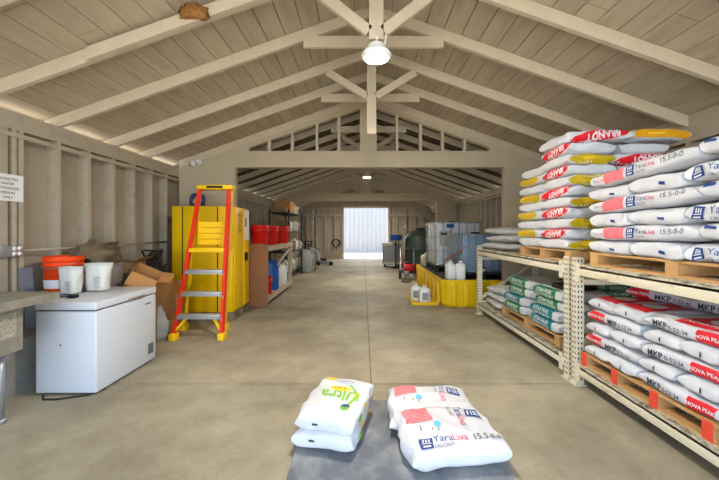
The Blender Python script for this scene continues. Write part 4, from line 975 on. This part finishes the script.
def tote(name_label, loc, sx, sy_, H, mt, gn):
    t = thing('liquid_tote', name_label, 'tote', loc, 0, gn); hx, hy = sx/2, sy_/2
    m = MB(); m.box(-hx, hx, -hy, hy, .09, .12)
    for x in (-hx+.05, 0, hx-.05):
        for y in (-hy+.06, 0, hy-.06): m.box(x-.05, x+.05, y-.06, y+.06, 0, .09)
    m.build('base', 'dark', t)
    m = MB(); m.rbox(-hx+.03, hx-.03, -hy+.03, hy-.03, .121, H-.04, .06, 0, 3); m.build('bottle', mt, t)
    m = MB(); m.lathe([(.1, H-.045), (.1, H-.01), (.08, H), (.001, H)], seg=20); m.build('cap', 'dark', t)
    for i in range(4):
        z = .16+(H-.22)*i/3; m = MB(); r = .011
        m.tube([(-hx, -hy, z), (hx, -hy, z), (hx, hy, z), (-hx, hy, z), (-hx, -hy, z)], r, 6); m.build('cage_ring', 'galv', t)
    for i in range(7):
        x = -hx+sx*i/6
        for y in (-hy-.01, hy+.01): m = MB(); m.tube([(x, y, .12), (x, y, H-.04)], .009, 6); m.build('cage_bar', 'galv', t)
    for i in range(1, 6):
        y = -hy+sy_*i/6
        for x in (-hx-.01, hx+.01): m = MB(); m.tube([(x, y, .12), (x, y, H-.04)], .009, 6); m.build('cage_bar', 'galv', t)
    m = MB(); m.cyl((-.05, -hy+.02, .2), (-.05, -hy-.1, .2), .05); v = m.build('valve', 'jug', t)
    m = MB(); m.box(-.12, .02, -hy-.12, -hy-.1, .23, .25); m.build('valve_handle', 'dark', v)
    return t
ta = tote('liquid tote half full of bluish liquid in a wire cage, nearest the rack', (2.45, 7.0, TZ), .93, .98, .96, 'ibc', 'liquid totes')
tb = tote('white liquid tote with pale plates on its cage, farther along the tub', (2.32, 8.3, TZ), 1.14, 1.1, 1.24, 'ibcw', 'liquid totes')
m = MB(); m.box(-.47, -.22, -.567, -.562, .62, .98); m.build('info_plate', 'label', tb)
m = MB(); m.box(-.44, -.26, -.570, -.567, .88, .94); m.build('plate_text', 'ink', tb)
m = MB(); m.box(-.20, -.08, -.567, -.562, .64, .82); m.build('yellow_tag', 'yel', tb)
m = MB(); m.box(-.3, -.12, -.567, -.562, 1.06, 1.15); m.build('blue_tag', 'navy', tb)
tk = thing('poly_tank', 'dark green round plastic tank with a domed lid near the far partition', 'tank', (2.2, 12.05, 0))
m = MB(); m.lathe([(.62, 0), (.65, .03), (.65, .3), (.66, .32), (.65, .34), (.65, .8), (.66, .82), (.65, .84), (.65, 1.22), (.6, 1.34), (.42, 1.47), (.22, 1.53), (.22, 1.56)], seg=36); m.build('body', 'tank', tk)
m = MB(); m.lathe([(.24, 1.56), (.24, 1.60), (.18, 1.62), (.001, 1.63)], seg=24); m.build('lid', 'dark', tk)
m = MB(); m.tube([(-.62, -.3, 1.3), (-.68, -.33, 1.15), (-.68, -.33, .1)], .03, 8); m.build('sight_pipe', 'galv', tk)
gb = thing('utility_bin', 'grey square bin with a pale rim near the far partition', 'bin', (1.2, 13.6, 0))
m = MB(); m.rbox(-.36, .36, -.3, .3, .1, .88, .03); m.build('body', 'grey', gb); m = MB(); m.rbox(-.38, .38, -.32, .32, .88, 1.0, .02); m.build('rim', 'jugb', gb)
for x in (-.28, .28): m = MB(); m.cyl((x-.03, -.2, .06), (x+.03, -.2, .06), .06); m.build('wheel', 'dark', gb)
m = MB(); m.box(-.36, .36, -.31, -.30, .13, .2); m.build('skirt', 'jugb', gb)
bs = thing('basin_stand', 'blue plastic basin on a thin dark stand before the grey bin', 'basin', (1.33, 13.0, 0))
m = MB(); m.lathe([(.2, 1.13), (.24, 1.15), (.26, 1.33), (.28, 1.35), (.25, 1.35), (.22, 1.17), (.001, 1.16)], seg=24); m.build('basin', 'blue', bs)
m = MB(); m.cyl((0, 0, 0.02), (0, 0, 1.13), .025); m.tube([(0, 0, .9), (-.15, 0, 1.13)], .015); m.tube([(0, 0, .9), (.15, 0, 1.13)], .015); m.build('post', 'dark', bs); m = MB(); m.lathe([(.17, 0), (.17, .02), (.02, .03)], seg=16); m.build('foot', 'dark', bs)
jk = thing('hand_truck', 'small red hand truck parked between the grey bin and the tank', 'hand truck', (1.70, 12.85, 0))
m = MB(); m.tube([(-.1, 0, .12), (-.06, .12, .55), (.06, .12, .55), (.1, 0, .12)], .025); m.build('frame', 'redp', jk); m = MB(); m.box(-.12, .12, -.15, .02, .02, .04); m.build('toe_plate', 'redp', jk)
for x in (-.14, .14): m = MB(); m.cyl((x-.02, .04, .08), (x+.02, .04, .08), .08); m.build('wheel', 'dark', jk)
pw = thing('pressure_washer', 'red engine pressure washer on a black wheeled frame beside the spill tub', 'machine', (1.42, 9.95, 0))
m = MB(); m.rbox(-.14, .16, -.14, .14, .26, .48, .03); m.build('engine', 'redp', pw); m = MB(); m.lathe([(.1, .48), (.1, .53), (.04, .55)], (0, 0, 0), 16); m.build('starter_cover', 'dark', pw)
m = MB(); m.box(-.2, .2, -.18, .18, .2, .25); m.build('deck', 'dark', pw)
m = MB(); m.tube([(-.22, -.2, .06), (-.22, .18, .22), (-.22, .3, .95), (.2, .3, .95), (.2, .18, .22), (.2, -.2, .06)], .018); m.build('frame', 'galv', pw)
for x in (-.26, .24): m = MB(); m.cyl((x-.03, .12, .13), (x+.03, .12, .13), .13); m.build('wheel', 'dark', pw)
m = MB(); m.rbox(-.18, -.02, -.34, -.18, .14, .28, .02); m.build('pump', 'steel', pw)
m = MB(); m.tube([(-.1, -.34, .2), (-.22, -.45, .02), (-.3, -.6, .015), (-.18, -.68, .015), (0, -.55, .015)], .014); m.build('hose', 'dark', pw)
vl = MB(); vl.lathe([(.06, -.01), (.09, 0), (.03, .02), (.001, .03)], seg=14, mx=Matrix.Rotation(PI/2, 4, 'X')); tag(vl.build('wall_knob', 'lamp', None, (2.3, YE-.005, 1.72)), 'small pale round fitting on the end wall above the tank', 'fitting')
